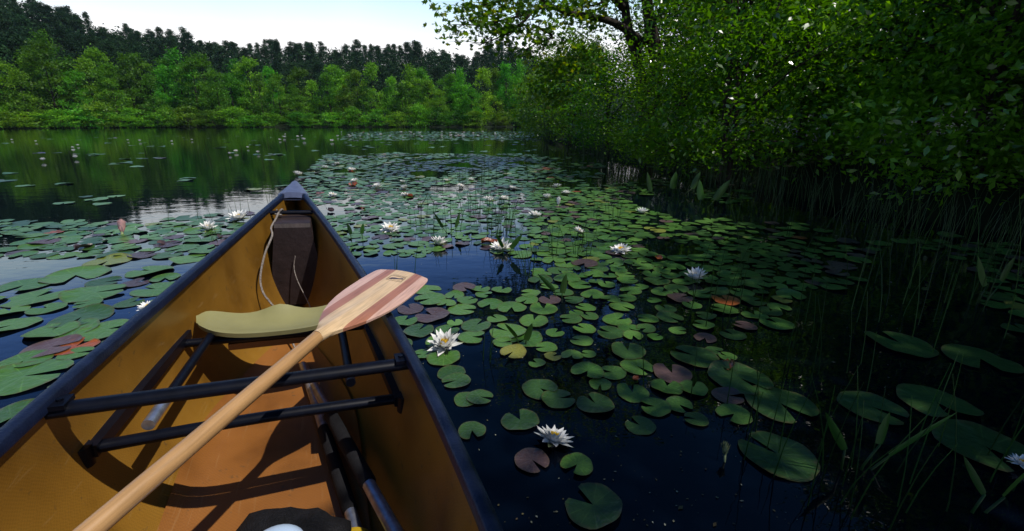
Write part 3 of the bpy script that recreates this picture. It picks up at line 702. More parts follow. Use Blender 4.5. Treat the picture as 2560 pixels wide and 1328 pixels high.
# the 300 that show largest are individuals, the rest one ground cover
def size_px(p):
    u, v, dep = proj((p[0], p[1], 0))
    inf = -60 < u < 2620 and 300 < v < 1400
    return (p[2]*F/dep)**2*(CH/dep) if inf else 0
placed.sort(key=size_px, reverse=True)
NIND = 296
LM = [(f[0], f[1], f[5]) for f in FLO if f[2] > 27]+[(1010, 690, 'the paddle blade tip'), (740, 470, 'the bow cap'), (240, 900, 'the left gunwale'), (60, 640, 'the left picture edge'), (1940, 1138, 'the big dark notched pad'), (2300, 1000, 'the dark reeds at right'), (1060, 980, 'the right gunwale'), (2100, 720, 'the shaded reeds')]
CW = {'green': 'green', 'deep': 'dark green', 'purple': 'purple-brown', 'yellow': 'yellowish', 'red': 'orange-red'}
cnt = {}
for i, p in enumerate(placed[:NIND]):
    k = int(rng.integers(NK)); o = bpy.data.objects.new('lily_pad', PADS[p[3]][k]); COL.objects.link(o)
    o.location = (p[0], p[1], .002+.0045*rng.random()); o.scale = (p[2], p[2], p[2]*.9)
    o.rotation_euler = (rng.normal(0, .012), rng.normal(0, .012), p[4] if p[4] is not None else rng.uniform(0, 6.28))
    u, v, _ = proj((p[0], p[1], 0)); j = min(range(len(LM)), key=lambda q_: math.hypot(u-LM[q_][0], 1.4*(v-LM[q_][1])))
    du, dv_ = u-LM[j][0], 1.4*(v-LM[j][1])
    rel = ('left of' if du < 0 else 'right of') if abs(du) > abs(dv_) else ('beyond' if dv_ < 0 else 'in front of')
    if LM[j][2] == 'the left picture edge': rel = 'near'
    cnt.setdefault((p[3], rel, LM[j][2]), []).append((math.hypot(du, dv_), o))
for (c_, rel, lm), L_ in cnt.items():
    L_.sort(key=lambda t: t[0])
    for i, (_, o) in enumerate(L_):
        tag(o, f'{CW[c_]} lily pad, '+(f'{ordinal(i)} {rel} {lm}' if len(L_) > 1 else f'{rel} {lm}'), 'lily pad', 'lily pads on the pond')
b = MB(); rest = placed[NIND:]; rv = []
small = {}
for k in range(NK):
    V, Fc = pad_verts(k, 14, 1); small[k] = (V, Fc)
bV, bF, bI = [], [], []; names = ['green', 'deep', 'purple', 'yellow', 'red']; off = 0
for p in rest:
    V, Fc = small[int(rng.integers(NK))]; a = rng.uniform(0, 6.28); ca, sa = math.cos(a), math.sin(a)
    W = np.stack([p[0]+p[2]*(V[:, 0]*ca-V[:, 1]*sa), p[1]+p[2]*(V[:, 0]*sa+V[:, 1]*ca), .002+.0045*rng.random()+V[:, 2]*p[2]*.9], 1)
    bV.append(W); bF += [tuple(i+off for i in f) for f in Fc]; bI += [names.index(p[3])]*len(Fc); off += len(W); rv += [rng.uniform(-.5, .5)]*len(W)
me = mesh_from('distant_lily_pads', np.concatenate(bV), bF, [M['pad_'+n] for n in names], True, bI, rv)
set_prad(me, np.tile([0]+[1]*14, len(rest))*.93)
o = link('distant_lily_pads', me); tag(o, 'crowd of smaller lily pads spreading over the far water', 'lily pads', kind='stuff')
print('pads', len(placed), 'rest', len(rest))

# ------------------------------------------------------------------ water lilies
def petal(b, az, el, ln, wd, base=.008, cup=.25, mi=0):
    """one pointed, cupped petal leaning out at elevation el"""
    n = 6; ca, sa = math.cos(az), math.sin(az); V = []; side_ = np.array([-sa, ca, 0])
    for i in range(n):
        t = i/(n-1); e = el+cup*(t-.3)
        rr = base+ln*t*math.cos(el+cup*t*.4); zz_ = .004+ln*t*math.sin(el+cup*t*.4)
        hw = wd*(math.sin(math.pi*min(1, t*.80+.16))**.8)*(1-t**4*.9) if t < 1 else .0006
        c = np.array([ca*rr, sa*rr, zz_]); upv = np.array([-ca*math.sin(e), -sa*math.sin(e), math.cos(e)])
        V += [c-side_*hw+upv*hw*.45, c, c+side_*hw+upv*hw*.45]
    b.add(V, [f for i in range(n-1) for f in ((i*3, i*3+1, i*3+4, i*3+3), (i*3+1, i*3+2, i*3+5, i*3+4))], mi)
def flower_proto(k, small=False):
    r_ = np.random.default_rng(50+k); b = MB(); op = R((0, 11, 22)[k])
    for whorl, (n, el, ln) in enumerate(((8, R(8), .068), (9, R(24), .066), (8, R(42), .058), (6, R(60), .045))):
        for i in range(n):
            petal(b, 2*math.pi*(i+.5*(whorl % 2)+r_.uniform(-.12, .12))/n, min(el+op*(1-whorl*.15)+r_.normal(0, .09), 1.35), ln*r_.uniform(.9, 1.08), .0142*r_.uniform(.85, 1.12))
    co = b.mesh('corolla', M['petal'], True)
    b = MB()
    for i in range(34):
        a = r_.uniform(0, 6.28); q_ = math.sqrt(r_.random())*.013; t = R(90)-q_*28
        p0 = np.array([q_*math.cos(a)*.6, q_*math.sin(a)*.6, .012]); p1_ = p0+np.array([math.cos(a)*math.cos(t), math.sin(a)*math.cos(t), math.sin(t)])*.024
        b.tube([p0, (p0+p1_)/2+np.array([math.cos(a), math.sin(a), 0])*.002, p1_], [.0016, .0018, .0009], 5)
    stn = b.mesh('stamen_cluster', M['stamen'], True)
    b = MB()
    for i in range(4): petal(b, i*math.pi/2+.4, R(1), .066, .012)
    se = b.mesh('sepal_ring', M['sepal'], True)
    root = empty('water_lily'); link('corolla', co, root); link('stamen_cluster', stn, root); s_ = link('sepal_ring', se, root); s_.location = (0, 0, -.002)
    return root
def bud_proto(mat, k):
    b = MB()
    for whorl, (n, el) in enumerate(((4, R(66)), (5, R(74)), (4, R(82)))):
        for i in range(n): petal(b, 2*math.pi*(i+.5*whorl)/n, el, .055+.004*whorl, .013, .004, .3)
    root = empty('lily_bud'); link('petal_cone', b.mesh('petal_cone', mat, True), root)
    b = MB(); b.tube([(0, 0, -.12), (.004, 0, -.05), (0, 0, .006)], [.004, .004, .006], 7); link('stem', b.mesh('stem', M['sepal'], True), root)
    return root
protos = [flower_proto(i) for i in range(3)]; used = set(); buds = {}
for i, (u, v, wpx, kd, lab, short) in enumerate(FLO):
    p = on_plane(u, v, 0); dep = proj(p)[2]
    if kd == 'b':
        key = 'bud' if 'pink' in lab else 'sepal' if 'pale' in lab else 'petal'
        if key in buds: o = copy_tree(buds[key])
        else: o = buds[key] = bud_proto(M[key], i)
        o.location = (p[0], p[1], .02); s = wpx*dep/F/(.050 if 'pink' in lab else .062); o.scale = (s,)*3
    else:
        k = i % 3
        if k in used: o = copy_tree(protos[k])
        else: o = protos[k]; used.add(k)
        s = wpx*dep/F/.140
        lift = .012 if kd == 'f' else .05
        p = on_plane(u, v, lift); o.location = (p[0], p[1], lift-.004); o.scale = (s,)*3
        if kd == 'r':
            b = MB(); b.tube([(0, 0, -.16/s), (.006, .003, -.05/s), (0, 0, .006)], .0035/s, 6); link('stem', b.mesh('stem', M['reed'], True), o)
    o.rotation_euler = (rng.normal(0, .15), rng.normal(0, .15), rng.uniform(0, 6.28))
    tag(o, lab, 'lily bud' if kd == 'b' else 'water lily', 'water lilies in bloom')
# far lilies: tiny white blooms on the distant pad belts
far = []
for _ in range(46): far.append((rng.uniform(700, 1335), rng.uniform(331, 349)))
for u, v in ((30, 352), (90, 356), (182, 372), (195, 366), (190, 398), (108, 405), (185, 380), (590, 382), (575, 388), (620, 372), (645, 385), (350, 355), (480, 352), (700, 352), (760, 352), (830, 355), (320, 353), (430, 356)): far.append((u, v))
far.sort()
for i, (u, v) in enumerate(far):
    o = bpy.data.objects.new('water_lily', protos[i % 3].children[0].data); COL.objects.link(o); p = on_plane(u, v)
    o.location = (p[0], p[1], .03); s = rng.uniform(.9, 1.5)*(.7 if u < 690 else 1); o.scale = (s, s, s*1.3); o.rotation_euler = (0, 0, rng.uniform(0, 6))
    tag(o, f'tiny white lily on the distant pad belt, {ordinal(i)} from left', 'water lily', 'lilies on the distant pad belt')
# curled dead pads
b = MB(); G = []
for i in range(9):
    t = i/8*2-1; G.append([(t*1.0, y*.62*(1-t*t*.8), .32*y*y*(1+.4*t)+.08*math.sin(5*t)) for y in np.linspace(-1, 1, 9)])
b.grid(G, flip=True); curl = {k: b.mesh('curled_leaf', M['pad_'+k], True) for k in ('red', 'purple')}
for u, v, wpx, c_, lab in ((884, 466, 34, 'red', 'red-brown curled leaf below a small lily, right of the bow'), (1024, 493, 26, 'red', 'red curled leaf touching the lower of two stacked lilies'), (906, 525, 26, 'red', 'dull red curled leaf midway between bow and rushes'),
                           (212, 622, 44, 'purple', 'dark brown curled leaf on the left pads'), (405, 612, 26, 'purple', 'small dark curled leaf standing left of the gunwale'), (826, 530, 30, 'purple', 'dark curled leaf beside the right bow gunwale'),
                           (1590, 956, 30, 'red', 'orange curled leaf floating on black water'), (1822, 922, 46, 'red', 'red curled leaf above the big dark pads at right'), (1648, 650, 26, 'red', 'small red curled leaf on the sunlit right pads'), (550, 596, 22, 'purple', 'tiny dark curled leaf below the second lily left of the bow'),
                           (1225, 610, 44, 'red', 'pinkish curled leaf left of the lily beside rushes'), (880, 432, 18, 'red', 'tiny rusty leaf near the far lily trio')):
    p = on_plane(u, v); dep = proj(p)[2]; o = bpy.data.objects.new('curled_leaf', curl[c_]); COL.objects.link(o)
    s = .5*wpx*dep/F; o.location = (p[0], p[1], .012); o.scale = (s, s, s); o.rotation_euler = (rng.normal(0, .15), rng.normal(0, .15), rng.uniform(0, 6.28)); tag(o, lab, 'leaf', 'curled dead leaves on the pads')

# specks, pollen and leaf bits afloat between the pads
dV = []; r_ = np.random.default_rng(21)
for _ in range(1500):
    y = .8+4.5*r_.random()**1.6; x = r_.uniform(-1.0, 1.0)*y*1.1
    if in_canoe(x, y, .02): continue
    if clump(x*2.1+3, y*2.1) < .45 and r_.random() < .7: continue
    sz = r_.uniform(.0012, .0045)*(2.2 if r_.random() < .06 else 1); a = r_.uniform(0, 6.28); e = np.array([math.cos(a), math.sin(a), 0])*sz; n_ = np.array([-math.sin(a), math.cos(a), 0])*sz*r_.uniform(.25, .8)
    c = np.array([x, y, .0025]); dV += [c-e, c+n_, c+e, c-n_]
M['debris'] = foliage('floating_bits', (.05, .035, .02), (.10, .09, .04), (.30, .30, .22), .0, .8, .2)
o = link('floating_debris', fast_mesh('floating_debris', np.array(dV), 4, M['debris'], r_.random(len(dV)//4))); tag(o, 'specks of pollen and leaf litter floating between the pads', 'debris', kind='stuff')

# ------------------------------------------------------------------ rushes and arrow-leaf plants
def rush(b, x, y, h, lean, n=5, rad=.0035):
    a = rng.uniform(0, 6.28); k = rng.uniform(0, lean); pts = []
    for i in range(n): t = i/(n-1); pts.append((x+math.cos(a)*k*t*t*h, y+math.sin(a)*k*t*t*h, -.08+(h+.08)*t))
    b.tube(pts, rad*np.linspace(1, .35, n), 4, cap=False)
def clump_of_rushes(u, v, n, hpx, spread, lab, bent=False):
    p = on_plane(u, v); dep = proj(p)[2]; h = hpx*dep/F; b = MB()
    o = empty('rush_clump', (p[0], p[1], 0)); tag(o, lab, 'rushes', 'rush clumps in the pond')
    for k in range(n+2*bent):
        b = MB()
        if k < n: rush(b, rng.normal(0, spread), rng.normal(0, spread), h*rng.uniform(.55, 1.05), .35, 5, .0022+.0007*dep/4)
        else: b.tube([(.0, 0, -.05), (.02, .01, h*.5), (.07, .02*k, h*.8), (.14, .0, h*.55)], .003, 4)
        link('stem', mesh_from('stem', b.V, b.F, M['reed'], True, None, np.full(len(b.V), rng.uniform(.2, 1))), o)
for a in ((1185, 545, 9, 110, .05, 'green rush clump rising left of the two stem lilies'), (1228, 585, 10, 115, .05, 'green rush clump rising under the left stem lily'), (1268, 580, 9, 110, .06, 'green rush clump rising under the right stem lily'), (1120, 585, 7, 100, .08, 'loose rush clump beyond the lily above the paddle tip'),
          (1050, 560, 5, 90, .08, 'sparse bent rush clump between two white lilies', True), (1317, 690, 8, 95, .03, 'tight upright rush clump right of the lily beside a reddish pad'), (560, 545, 8, 75, .16, 'thin rushes standing in pale water left of the bow'), (520, 610, 4, 70, .08, 'few thin stems below the second lily left of the bow'),
          (690, 500, 4, 80, .10, 'few thin rush stems beside the left bow gunwale'), (1150, 470, 10, 60, .3, 'far loose rush clump beyond the pads, left'), (1240, 440, 12, 70, .4, 'far loose rush clump beyond the pads, right'), (1010, 690, 4, 80, .06, 'dark crossing stems standing in blue water above the paddle'),
          (1445, 640, 8, 90, .07, 'green stalk clump under the stalked lily'), (1212, 900, 3, 95, .02, 'thick dark stems standing below the lily pads near the right gunwale'), (1400, 640, 8, 90, .10, 'fine rush clump left of the stalked lily'), (1560, 560, 9, 90, .2, 'dim rush clump at the edge of the shade'),
          (1850, 800, 9, 200, .12, 'tall dim rush clump right of the far-right sunlit lily'), (2010, 900, 8, 250, .12, 'tall dark rush clump at the shade border, right'), (2230, 800, 12, 300, .2, 'tall dark rush clump deep in shade, centre right'), (2430, 760, 12, 300, .2, 'tall dark rush clump deep in shade near right edge'),
          (2060, 1180, 9, 360, .10, 'tall dark stems beside the big dark notched pad'), (2180, 1250, 8, 380, .1, 'tall dark stems at the lower right, nearest the camera'), (2400, 1180, 9, 400, .14, 'tall dark stems left of the right-edge lily'), (1800, 1050, 6, 230, .1, 'dim stems over black water above the pale bud')):
    clump_of_rushes(*a)
def blade_leaf(b, base, tip, wd, twist=0):
    base = np.array(base, float); tip = np.array(tip, float); d_ = tip-base; sd = np.cross(d_, [math.cos(twist), math.sin(twist), .2]); sd /= np.linalg.norm(sd)+1e-9
    V = []; n = 7
    for i in range(n):
        t = i/(n-1); w_ = wd*(math.sin(math.pi*min(1, .25+.75*t))**.8)*(1-.0*t) if t < 1 else 0; c = base+d_*t; nn = np.cross(sd, d_)/np.linalg.norm(d_)
        V += [c-sd*w_+nn*w_*.3, c, c+sd*w_+nn*w_*.3]
    b.add(V, [f for i in range(n-1) for f in ((i*3, i*3+1, i*3+4, i*3+3), (i*3+1, i*3+2, i*3+5, i*3+4))])
def arrow_plant(u, v, hpx, leaves, lab):
    p = on_plane(u, v); dep = proj(p)[2]; h = hpx*dep/F
    root = empty('arrow_leaf_plant', (p[0], p[1], 0)); tag(root, lab, 'water plant', 'arrow-leaf plants in the pond')
    for (dx, f0, lean, wd) in leaves:
        b = MB(); s_ = MB()
        x0 = dx*h; t0 = np.array([x0*.3, 0, -.06]); t1 = np.array([x0, 0, h*f0]); t2 = np.array([x0+lean*h, .1*h, h])
        s_.tube([t0, (t0+t1)/2+np.array([0, .01, 0]), t1], [.004, .0035, .0028], 5); blade_leaf(b, t1, t2, wd*h, rng.uniform(-.4, .4)+math.pi/2)
        link('leaf_blade', mesh_from('leaf_blade', b.V, b.F, M['reed'], True, None, np.full(len(b.V), .8)), root); link('stalk', mesh_from('stalk', s_.V, s_.F, M['reed'], True, None, np.full(len(s_.V), .5)), root)
for a in ((878, 602, 45, ((0, .35, -.15, .14),), 'single arrow-leaf plant beside the right gunwale, left of its twin'), (906, 600, 42, ((0, .4, .12, .12),), 'single arrow-leaf plant beside the right gunwale, right of its twin'), (1262, 640, 55, ((-.1, .4, -.3, .1), (.3, .35, .5, .13)), 'two-leaved plant in front of the lily beside a reddish pad'),
          (1405, 745, 62, ((0, .2, .15, .13), (-.3, .3, -.7, .10)), 'two-leaved plant rising from sunlit pads right of the paddle'), (1315, 865, 60, ((.0, .25, .25, .14), (-.4, .4, -.5, .10)), 'two-leaved plant standing behind the lily below the paddle blade'), (1140, 585, 55, ((0, .3, .2, .08), (-.6, .3, -.4, .08)), 'slender arrow-leaf plant with a pale bent stem among rushes'),
          (1680, 490, 60, ((0, .3, .1, .15), (.8, .3, .3, .12), (-.9, .2, -.2, .1)), 'bright-tipped leafy plant at the foot of the bank'), (1750, 520, 70, ((0, .3, -.1, .12), (.5, .3, .5, .14)), 'leafy plant standing in dark water below the bank'), (2130, 1180, 165, ((-.2, .4, -.35, .06), (.3, .5, .1, .08), (.5, .3, .9, .05)), 'large dark broad-leaved plant at lower right'),
          (2440, 1290, 170, ((0, .4, -.4, .055), (.3, .35, .5, .075)), 'large dark broad-leaved plant in the bottom right corner'), (2450, 760, 120, ((0, .4, -.25, .09), (.3, .5, .2, .08)), 'dark arrow-leaf plant deep in shade near the right edge')):
    arrow_plant(*a)
# shallow reed bed under the right bank: nobody could count these
b = MB()
for _ in range(750):
    t = rng.random(); y = 2.2+rng.random()**1.4*13; az = math.degrees(math.atan2(1, 1)); bx = np.interp(y, [0, 4, 6, 8.4, 16, 22], [4.2, 3.7, 3.4, 3.1, 2.5, 2.0])
    x = bx-abs(rng.normal(0, .75))+.25
    if x < .28*y and y < 5 and rng.random() < .8: continue
    if in_canoe(x, y, .1): continue
    rush(b, x, y, rng.uniform(.12, .45)+.018*y, .45, 4, .0022+.0003*y)
me = mesh_from('reed_bed', b.V, b.F, M['reed'], True, None, rng.uniform(0, .35, len(b.V)))
tag(link('reed_bed', me), 'reed bed in the dark shallows below the right bank', 'reeds', kind='stuff')

# ------------------------------------------------------------------ trees
def unit(v): return v/(np.linalg.norm(v, axis=-1, keepdims=True)+1e-9)
def leaf_cards(C, size, upb=.6, asp=.5, fold=.12, droop=.2, seed=0):
    r_ = np.random.default_rng(seed); n = len(C)
    nrm_ = unit(r_.normal(size=(n, 3))+np.array([0, 0, upb*2])); d_ = r_.normal(size=(n, 3)); d_[:, 2] -= droop; d_ = unit(d_-nrm_*np.sum(d_*nrm_, 1)[:, None])
    sd = np.cross(nrm_, d_); s = (size*r_.uniform(.65, 1.25, n))[:, None]
    q_ = np.stack([C-d_*s*.5, C+sd*s*asp*.5+nrm_*s*fold-d_*s*.08, C+d_*s*.55, C-sd*s*asp*.5+nrm_*s*fold-d_*s*.08], 1)
    return q_.reshape(-1, 3)
def lobed_leaves(C, size, seed=0):
    r_ = np.random.default_rng(seed); n = len(C)
    nrm_ = unit(r_.normal(size=(n, 3))*.8+np.array([0, 0, 1.1])); d_ = r_.normal(size=(n, 3)); d_[:, 2] -= .3; d_ = unit(d_-nrm_*np.sum(d_*nrm_, 1)[:, None])
    sd = np.cross(nrm_, d_); s = (size*r_.uniform(.7, 1.2, n))[:, None]
    prof = [(-.45, 0), (-.25, .42), (-.02, .2), (.12, .5), (.2, .16), (.58, 0), (.2, -.16), (.12, -.5), (-.02, -.2), (-.25, -.42)]
    return np.stack([C+d_*s*a+sd*s*c+nrm_*s*abs(c)*.12 for a, c in prof], 1).reshape(-1, 3)
def crown_points(kind, h, rad, base, ncl, per, seed, spread):
    r_ = np.random.default_rng(seed); cl = []
    while len(cl) < ncl:
        t = r_.random(); a = r_.uniform(0, 6.283)
        if kind == 'pine': pr_ = (1-t)**.66*(.6+.4*math.sin(t*22+seed)**2)*1.05+.05
        elif kind == 'tall': pr_ = math.sin(math.pi*min(1, .12+.88*t))**.6*(1-.35*t)
        else: pr_ = math.sin(math.pi*min(1, .16+.80*t))**.55
        rr = rad*pr_*(r_.random()**.45)*(1+.28*math.sin(3*a+seed+5*t)+.14*math.sin(7*a+seed*2))
        cl.append((rr*math.cos(a), rr*math.sin(a), base+(h-base)*t))
    cl = np.array(cl); pts_ = np.repeat(cl, per, 0); n = len(pts_)
    j = r_.normal(size=(n, 3))*spread; j[:, 2] *= .55
    return cl, pts_+j, np.repeat(r_.random(ncl), per)*.55+r_.random(n)*.45
def tree_proto(name, kind, h, rad, base, ncl, per, leaf, mat, seed, spread, asp=.5, upb=.6, trunk=.1, stems=1, limbs=10):
    cl, pts_, rnd = crown_points(kind, h, rad, base, ncl, per, seed, spread)
    me = fast_mesh('crown', leaf_cards(pts_, leaf, upb, asp, seed=seed), 4, mat, rnd)
    root = empty(name); link('crown', me, root); r_ = np.random.default_rng(seed+9); b = MB()
    for s in range(stems):
        lean = r_.normal(0, .25 if stems > 1 else .05, 2)*rad; top_ = np.array([lean[0], lean[1], h*.88])
        sway = r_.normal(0, .06, 2)*rad
        P_ = catmull([(lean[0]*-.1, lean[1]*-.1, -.4), (sway[0], sway[1], h*.3), (lean[0]*.5, lean[1]*.5, h*.6), top_], 5)
        b.tube(P_, trunk*np.linspace(1.15, .18, len(P_)), 7)
    for i in r_.choice(len(cl), min(limbs, len(cl)), replace=False):
        c = cl[i]; zb_ = max(.15*h, c[2]-.28*np.hypot(c[0], c[1])-.1*h); b.tube([(0, 0, zb_), (c[0]*.5, c[1]*.5, (zb_+c[2])/2+.03*h), c], trunk*np.array([.42, .28, .08]), 5)
    link('trunk', b.mesh('trunk', M['bark'], True), root); return root
class Kind:
    """prototype trees; the first placement uses the prototype itself, later ones copy it"""
    def __init__(s, ps): s.ps = ps; s.used = [False]*len(ps); s.n = 0
    def place(s, loc, scale, rz, k=None):
        k = s.n % len(s.ps) if k is None else k; s.n += 1
        if s.used[k]: o = copy_tree(s.ps[k])
        else: o = s.ps[k]; s.used[k] = True
        o.location = loc; o.scale = scale if isinstance(scale, tuple) else (scale,)*3; o.rotation_euler = (0, 0, rz); return o
pines = Kind([tree_proto('pine_tree', 'pine', 16, 4.2, 1.2, 110, 42, .52, M['pine'], 11+i, .55, .45, .2, .22) for i in range(4)])
broads = Kind([tree_proto('broadleaf_tree', 'round' if i % 2 else 'tall', 9, 2.6, .9, 58, 64, .30, M['broad'], 31+i, .40, .6, .5, .13) for i in range(5)])
bushes = Kind([tree_proto('shore_bush', 'round', 3.0, 2.0, .1, 45, 40, .26, M['broad'], 51+i, .32, .6, .5, .05, 3) for i in range(3)])
# far shore: pines on the hill
allp = []
for row, (t, dh) in enumerate(((20, -5.5), (46, -3.), (74, -.5), (94, 1.))):
    for u in np.arange(-260, 1500, (58, 36, 21, 17)[row]):
        u += rng.uniform(-9, 9); az = math.degrees(math.atan2((u-1280)/F, 1.05)); r = float(shore(min(az, 2)))+t+rng.uniform(-7, 7)
        if az > 2: r = 75+t
        x, y = r*math.sin(R(az)), r*math.cos(R(az)); gz_ = float(ground_z(x, y))
        if az > 2.: gz_ = min(gz_, 9)
        h = rng.uniform(11, 17)
        topz = float(ridge_top(az, r))
        if row >= 2: h = np.clip(topz+rng.choice([rng.uniform(-4.5, -1), rng.uniform(-2, .8), rng.uniform(-.5, 2.2)])-gz_-(1.5 if row == 2 else 0), 7, 26)
        else: h = min(h, max(6, topz+dh-gz_))
        h = max(5, h+(1.3*math.sin(u/41+row)+1.0*math.sin(u/17.3+2*row))*(row >= 2))
        allp.append((row, u, x, y, gz_, h))
cntp = {}
allp.sort(key=lambda a: (a[0], a[1]))
RN = ['on the lowest hill slope behind the shore trees', 'halfway up the far hill', 'high on the far hill below the crest', 'on the skyline of the far hill']
for row, u, x, y, z, h in allp:
    o = pines.place((x, y, z-.3), (max(h, 10)/16*rng.uniform(.6, 1.3), max(h, 10)/16*rng.uniform(.6, 1.3), h/16), rng.uniform(0, 6.28))
    i = cntp[row] = cntp.get(row, -1)+1
    tag(o, f'dark pine {RN[row]}, {ordinal(i)} from left', 'pine tree', 'dark pines on the far hill')
# undergrowth and crowns between the pines: one mass nobody could count
hp, r_ = [], np.random.default_rng(77)
for _ in range(5200):
    az = r_.uniform(-53, 6); t = r_.uniform(14, 97); r = float(shore(min(az, 2)))*(1 if az < 2 else 1)+t
    if az > 2: r = 75+t
    x, y = r*math.sin(R(az)), r*math.cos(R(az)); z = min(float(ground_z(x, y)), 9 if az > 2 else 99)
    q0 = np.array([x, y, z+r_.uniform(.5, 5.5)*(1 if t < 88 else .9)]); hp.append(q0+r_.normal(size=(9, 3))*np.array([1.0, 1.0, .7]))
hp = np.concatenate(hp)
tag(link('hill_undergrowth', fast_mesh('hill_undergrowth', leaf_cards(hp, .75, .4, .5, seed=6), 4, M['pine'], r_.random(len(hp)))), 'dark green undergrowth filling the far hill between the pines', 'undergrowth', kind='stuff')
# bright broadleaf trees along the far shore: (u, crown-top v, distance behind the waterline)
SH = [(-120, 150, 6), (-40, 175, 3), (30, 150, 8), (80, 190, 3), (150, 120, 6), (165, 95, 12), (215, 190, 4), (250, 160, 9), (300, 175, 5), (345, 150, 9), (395, 200, 3), (430, 180, 7), (470, 138, 9), (505, 160, 6), (555, 185, 3), (590, 200, 7), (640, 160, 9), (660, 205, 4),
      (705, 200, 8), (745, 225, 4), (790, 215, 7), (830, 195, 6), (870, 225, 4), (940, 172, 8), (985, 205, 5), (1030, 178, 9), (1010, 225, 3), (1075, 215, 6), (1100, 235, 3), (1155, 186, 7), (1210, 185, 5), (1180, 235, 2), (1265, 175, 8), (1300, 165, 6), (1330, 200, 4), (1370, 180, 7), (1420, 190, 6)]
SH += [(-10, 140, 9), (115, 150, 10), (280, 135, 12), (375, 150, 11), (450, 165, 10), (530, 150, 12), (610, 165, 11), (690, 180, 12), (760, 185, 11), (850, 180, 12), (900, 190, 10), (1060, 185, 11), (1130, 200, 9), (1240, 185, 10)]
SH.sort()
for i, (u, v, t) in enumerate(SH):
    az = math.degrees(math.atan2((u-1280)/F, 1.05)); r = float(shore(min(az, 2.)))+t; x, y = r*math.sin(R(az)), r*math.cos(R(az)); z = float(ground_z(x, y)) if az < 2 else .4
    topz = at_dist(u, v-14, y)[2]; h = max(3, topz-z)
    s = h/9; wd = min(max(s, .75), 1.25)*rng.uniform(.75, 1.0)
    o = broads.place((x, y, z-.2), (wd, wd, s), rng.uniform(0, 6.28))
    tag(o, ('tall' if h > 9 else 'mid-height' if h > 6.5 else 'low')+f' bright green broadleaf tree on the far shore, {ordinal(i)} from left', 'tree', 'bright trees along the far shore')
ub = sorted(list(np.arange(-150, 1400, 52)+rng.uniform(-16, 16, 30)))
for i, u in enumerate(ub):
    az = math.degrees(math.atan2((u-1280)/F, 1.05)); r = float(shore(min(az, 2.)))+rng.uniform(.3, 2.2); x, y = r*math.sin(R(az)), r*math.cos(R(az))
    o = bushes.place((x, y, .05), (rng.uniform(.8, 1.3), rng.uniform(.8, 1.3), rng.uniform(.5, 1.1)), rng.uniform(0, 6.28))
    tag(o, f'green bush overhanging the far waterline, {ordinal(i)} from left', 'bush', 'bushes along the far waterline')

# ------------------------------------------------------------------ right bank
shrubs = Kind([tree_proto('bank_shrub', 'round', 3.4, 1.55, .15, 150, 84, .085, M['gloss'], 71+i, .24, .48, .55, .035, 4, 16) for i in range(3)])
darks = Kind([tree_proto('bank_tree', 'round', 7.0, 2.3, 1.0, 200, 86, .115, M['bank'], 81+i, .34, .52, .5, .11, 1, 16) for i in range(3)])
for i, (x, y, s, zs, lab) in enumerate((
    (3.0, 8.7, .85, .58, 'glossy sunlit shrub leaning over the water, leftmost of the big bank shrubs'), (3.35, 7.1, 1.1, 1.05, 'broad glossy shrub catching most of the sun on the right bank'), (5.5, 8.8, 1.15, 1.25, 'tall glossy shrub right of the sunniest one on the bank'),
    (2.7, 13.0, 1.0, .74, 'shrub in half shade at the near end of the far inlet'), (2.3, 18.5, 1.25, 1.1, 'shrub on the point where the right bank meets the far shore'), (1.9, 26., 1.2, 1.0, 'small far shrub at the very tip of the right bank'),
    (4.9, 4.9, .95, .9, 'dark shrub overhanging the reeds in deep shade'), (5.2, 4.0, .9, 1.05, 'darkest shrub at the right edge of the picture'), (7.0, 5.9, 1.2, 1.3, 'shaded shrub behind the bank near the right edge'))):
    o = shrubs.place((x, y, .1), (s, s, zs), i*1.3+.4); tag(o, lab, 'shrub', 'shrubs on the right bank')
for i, (x, y, s, zs, lab) in enumerate((
    (7.3, 10.2, .95, .78, 'leafy tree behind the sunniest shrub on the right bank'), (5.6, 13.2, .9, .9, 'leafy tree behind the leftmost bank shrub'), (6.3, 18., 1.1, 1.0, 'leafy tree back along the bank towards the point'), (3.4, 24., 1.0, .52, 'leafy tree nearest the tip of the right bank'),
    (10.2, 6.2, 1.2, 1.15, 'tall dark tree filling the upper right corner'), (8.8, 2.4, 1.2, 1.3, 'dark tree beyond the right edge shrubs'), (10.2, 1.2, 1.1, 1.35, 'dark tree behind the overhanging bank trees'), (9.5, 11., 1.3, 1.3, 'dark tree far back in the bank wood'), (7.5, 14.5, 1.3, 1.3, 'dark tree behind the maple trunks'),
    (6.4, .1, .82, .95, 'overhanging bank tree shading the near reeds at right'), (6.8, 2.0, .78, .80, 'overhanging bank tree between the two other leaning ones'), (6.3, 4.6, .8, .72, 'upright bank tree shading the middle reeds'), (12, 17, 1.6, 1.5, 'big dark tree deep in the bank wood'), (11.5, 8.8, 1.4, 1.45, 'dark tree behind the tall dark corner tree'), (13.5, 12.5, 1.6, 1.6, 'large dark tree behind the far bank wood'), (9.2, 8.4, 1.2, 1.0, 'mid-height dark tree closing the gap behind the shaded shrub'), (7.2, 2.9, .9, 1.05, 'dark tree between the right edge shrubs and the bank wood'), (14.5, 7.0, 1.6, 1.7, 'largest dark tree at the back of the corner'), (8.0, 11.8, 1.2, 1.1, 'dark tree between the maple and the bank wood'), (6.5, -1.2, .80, .90, 'bank tree level with the canoe at right'))):
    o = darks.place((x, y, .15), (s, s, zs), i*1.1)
    if 'overhanging' in lab or 'level with' in lab: o.rotation_euler = (0, -.42, 0)
    tag(o, lab, 'tree', 'trees of the right bank')
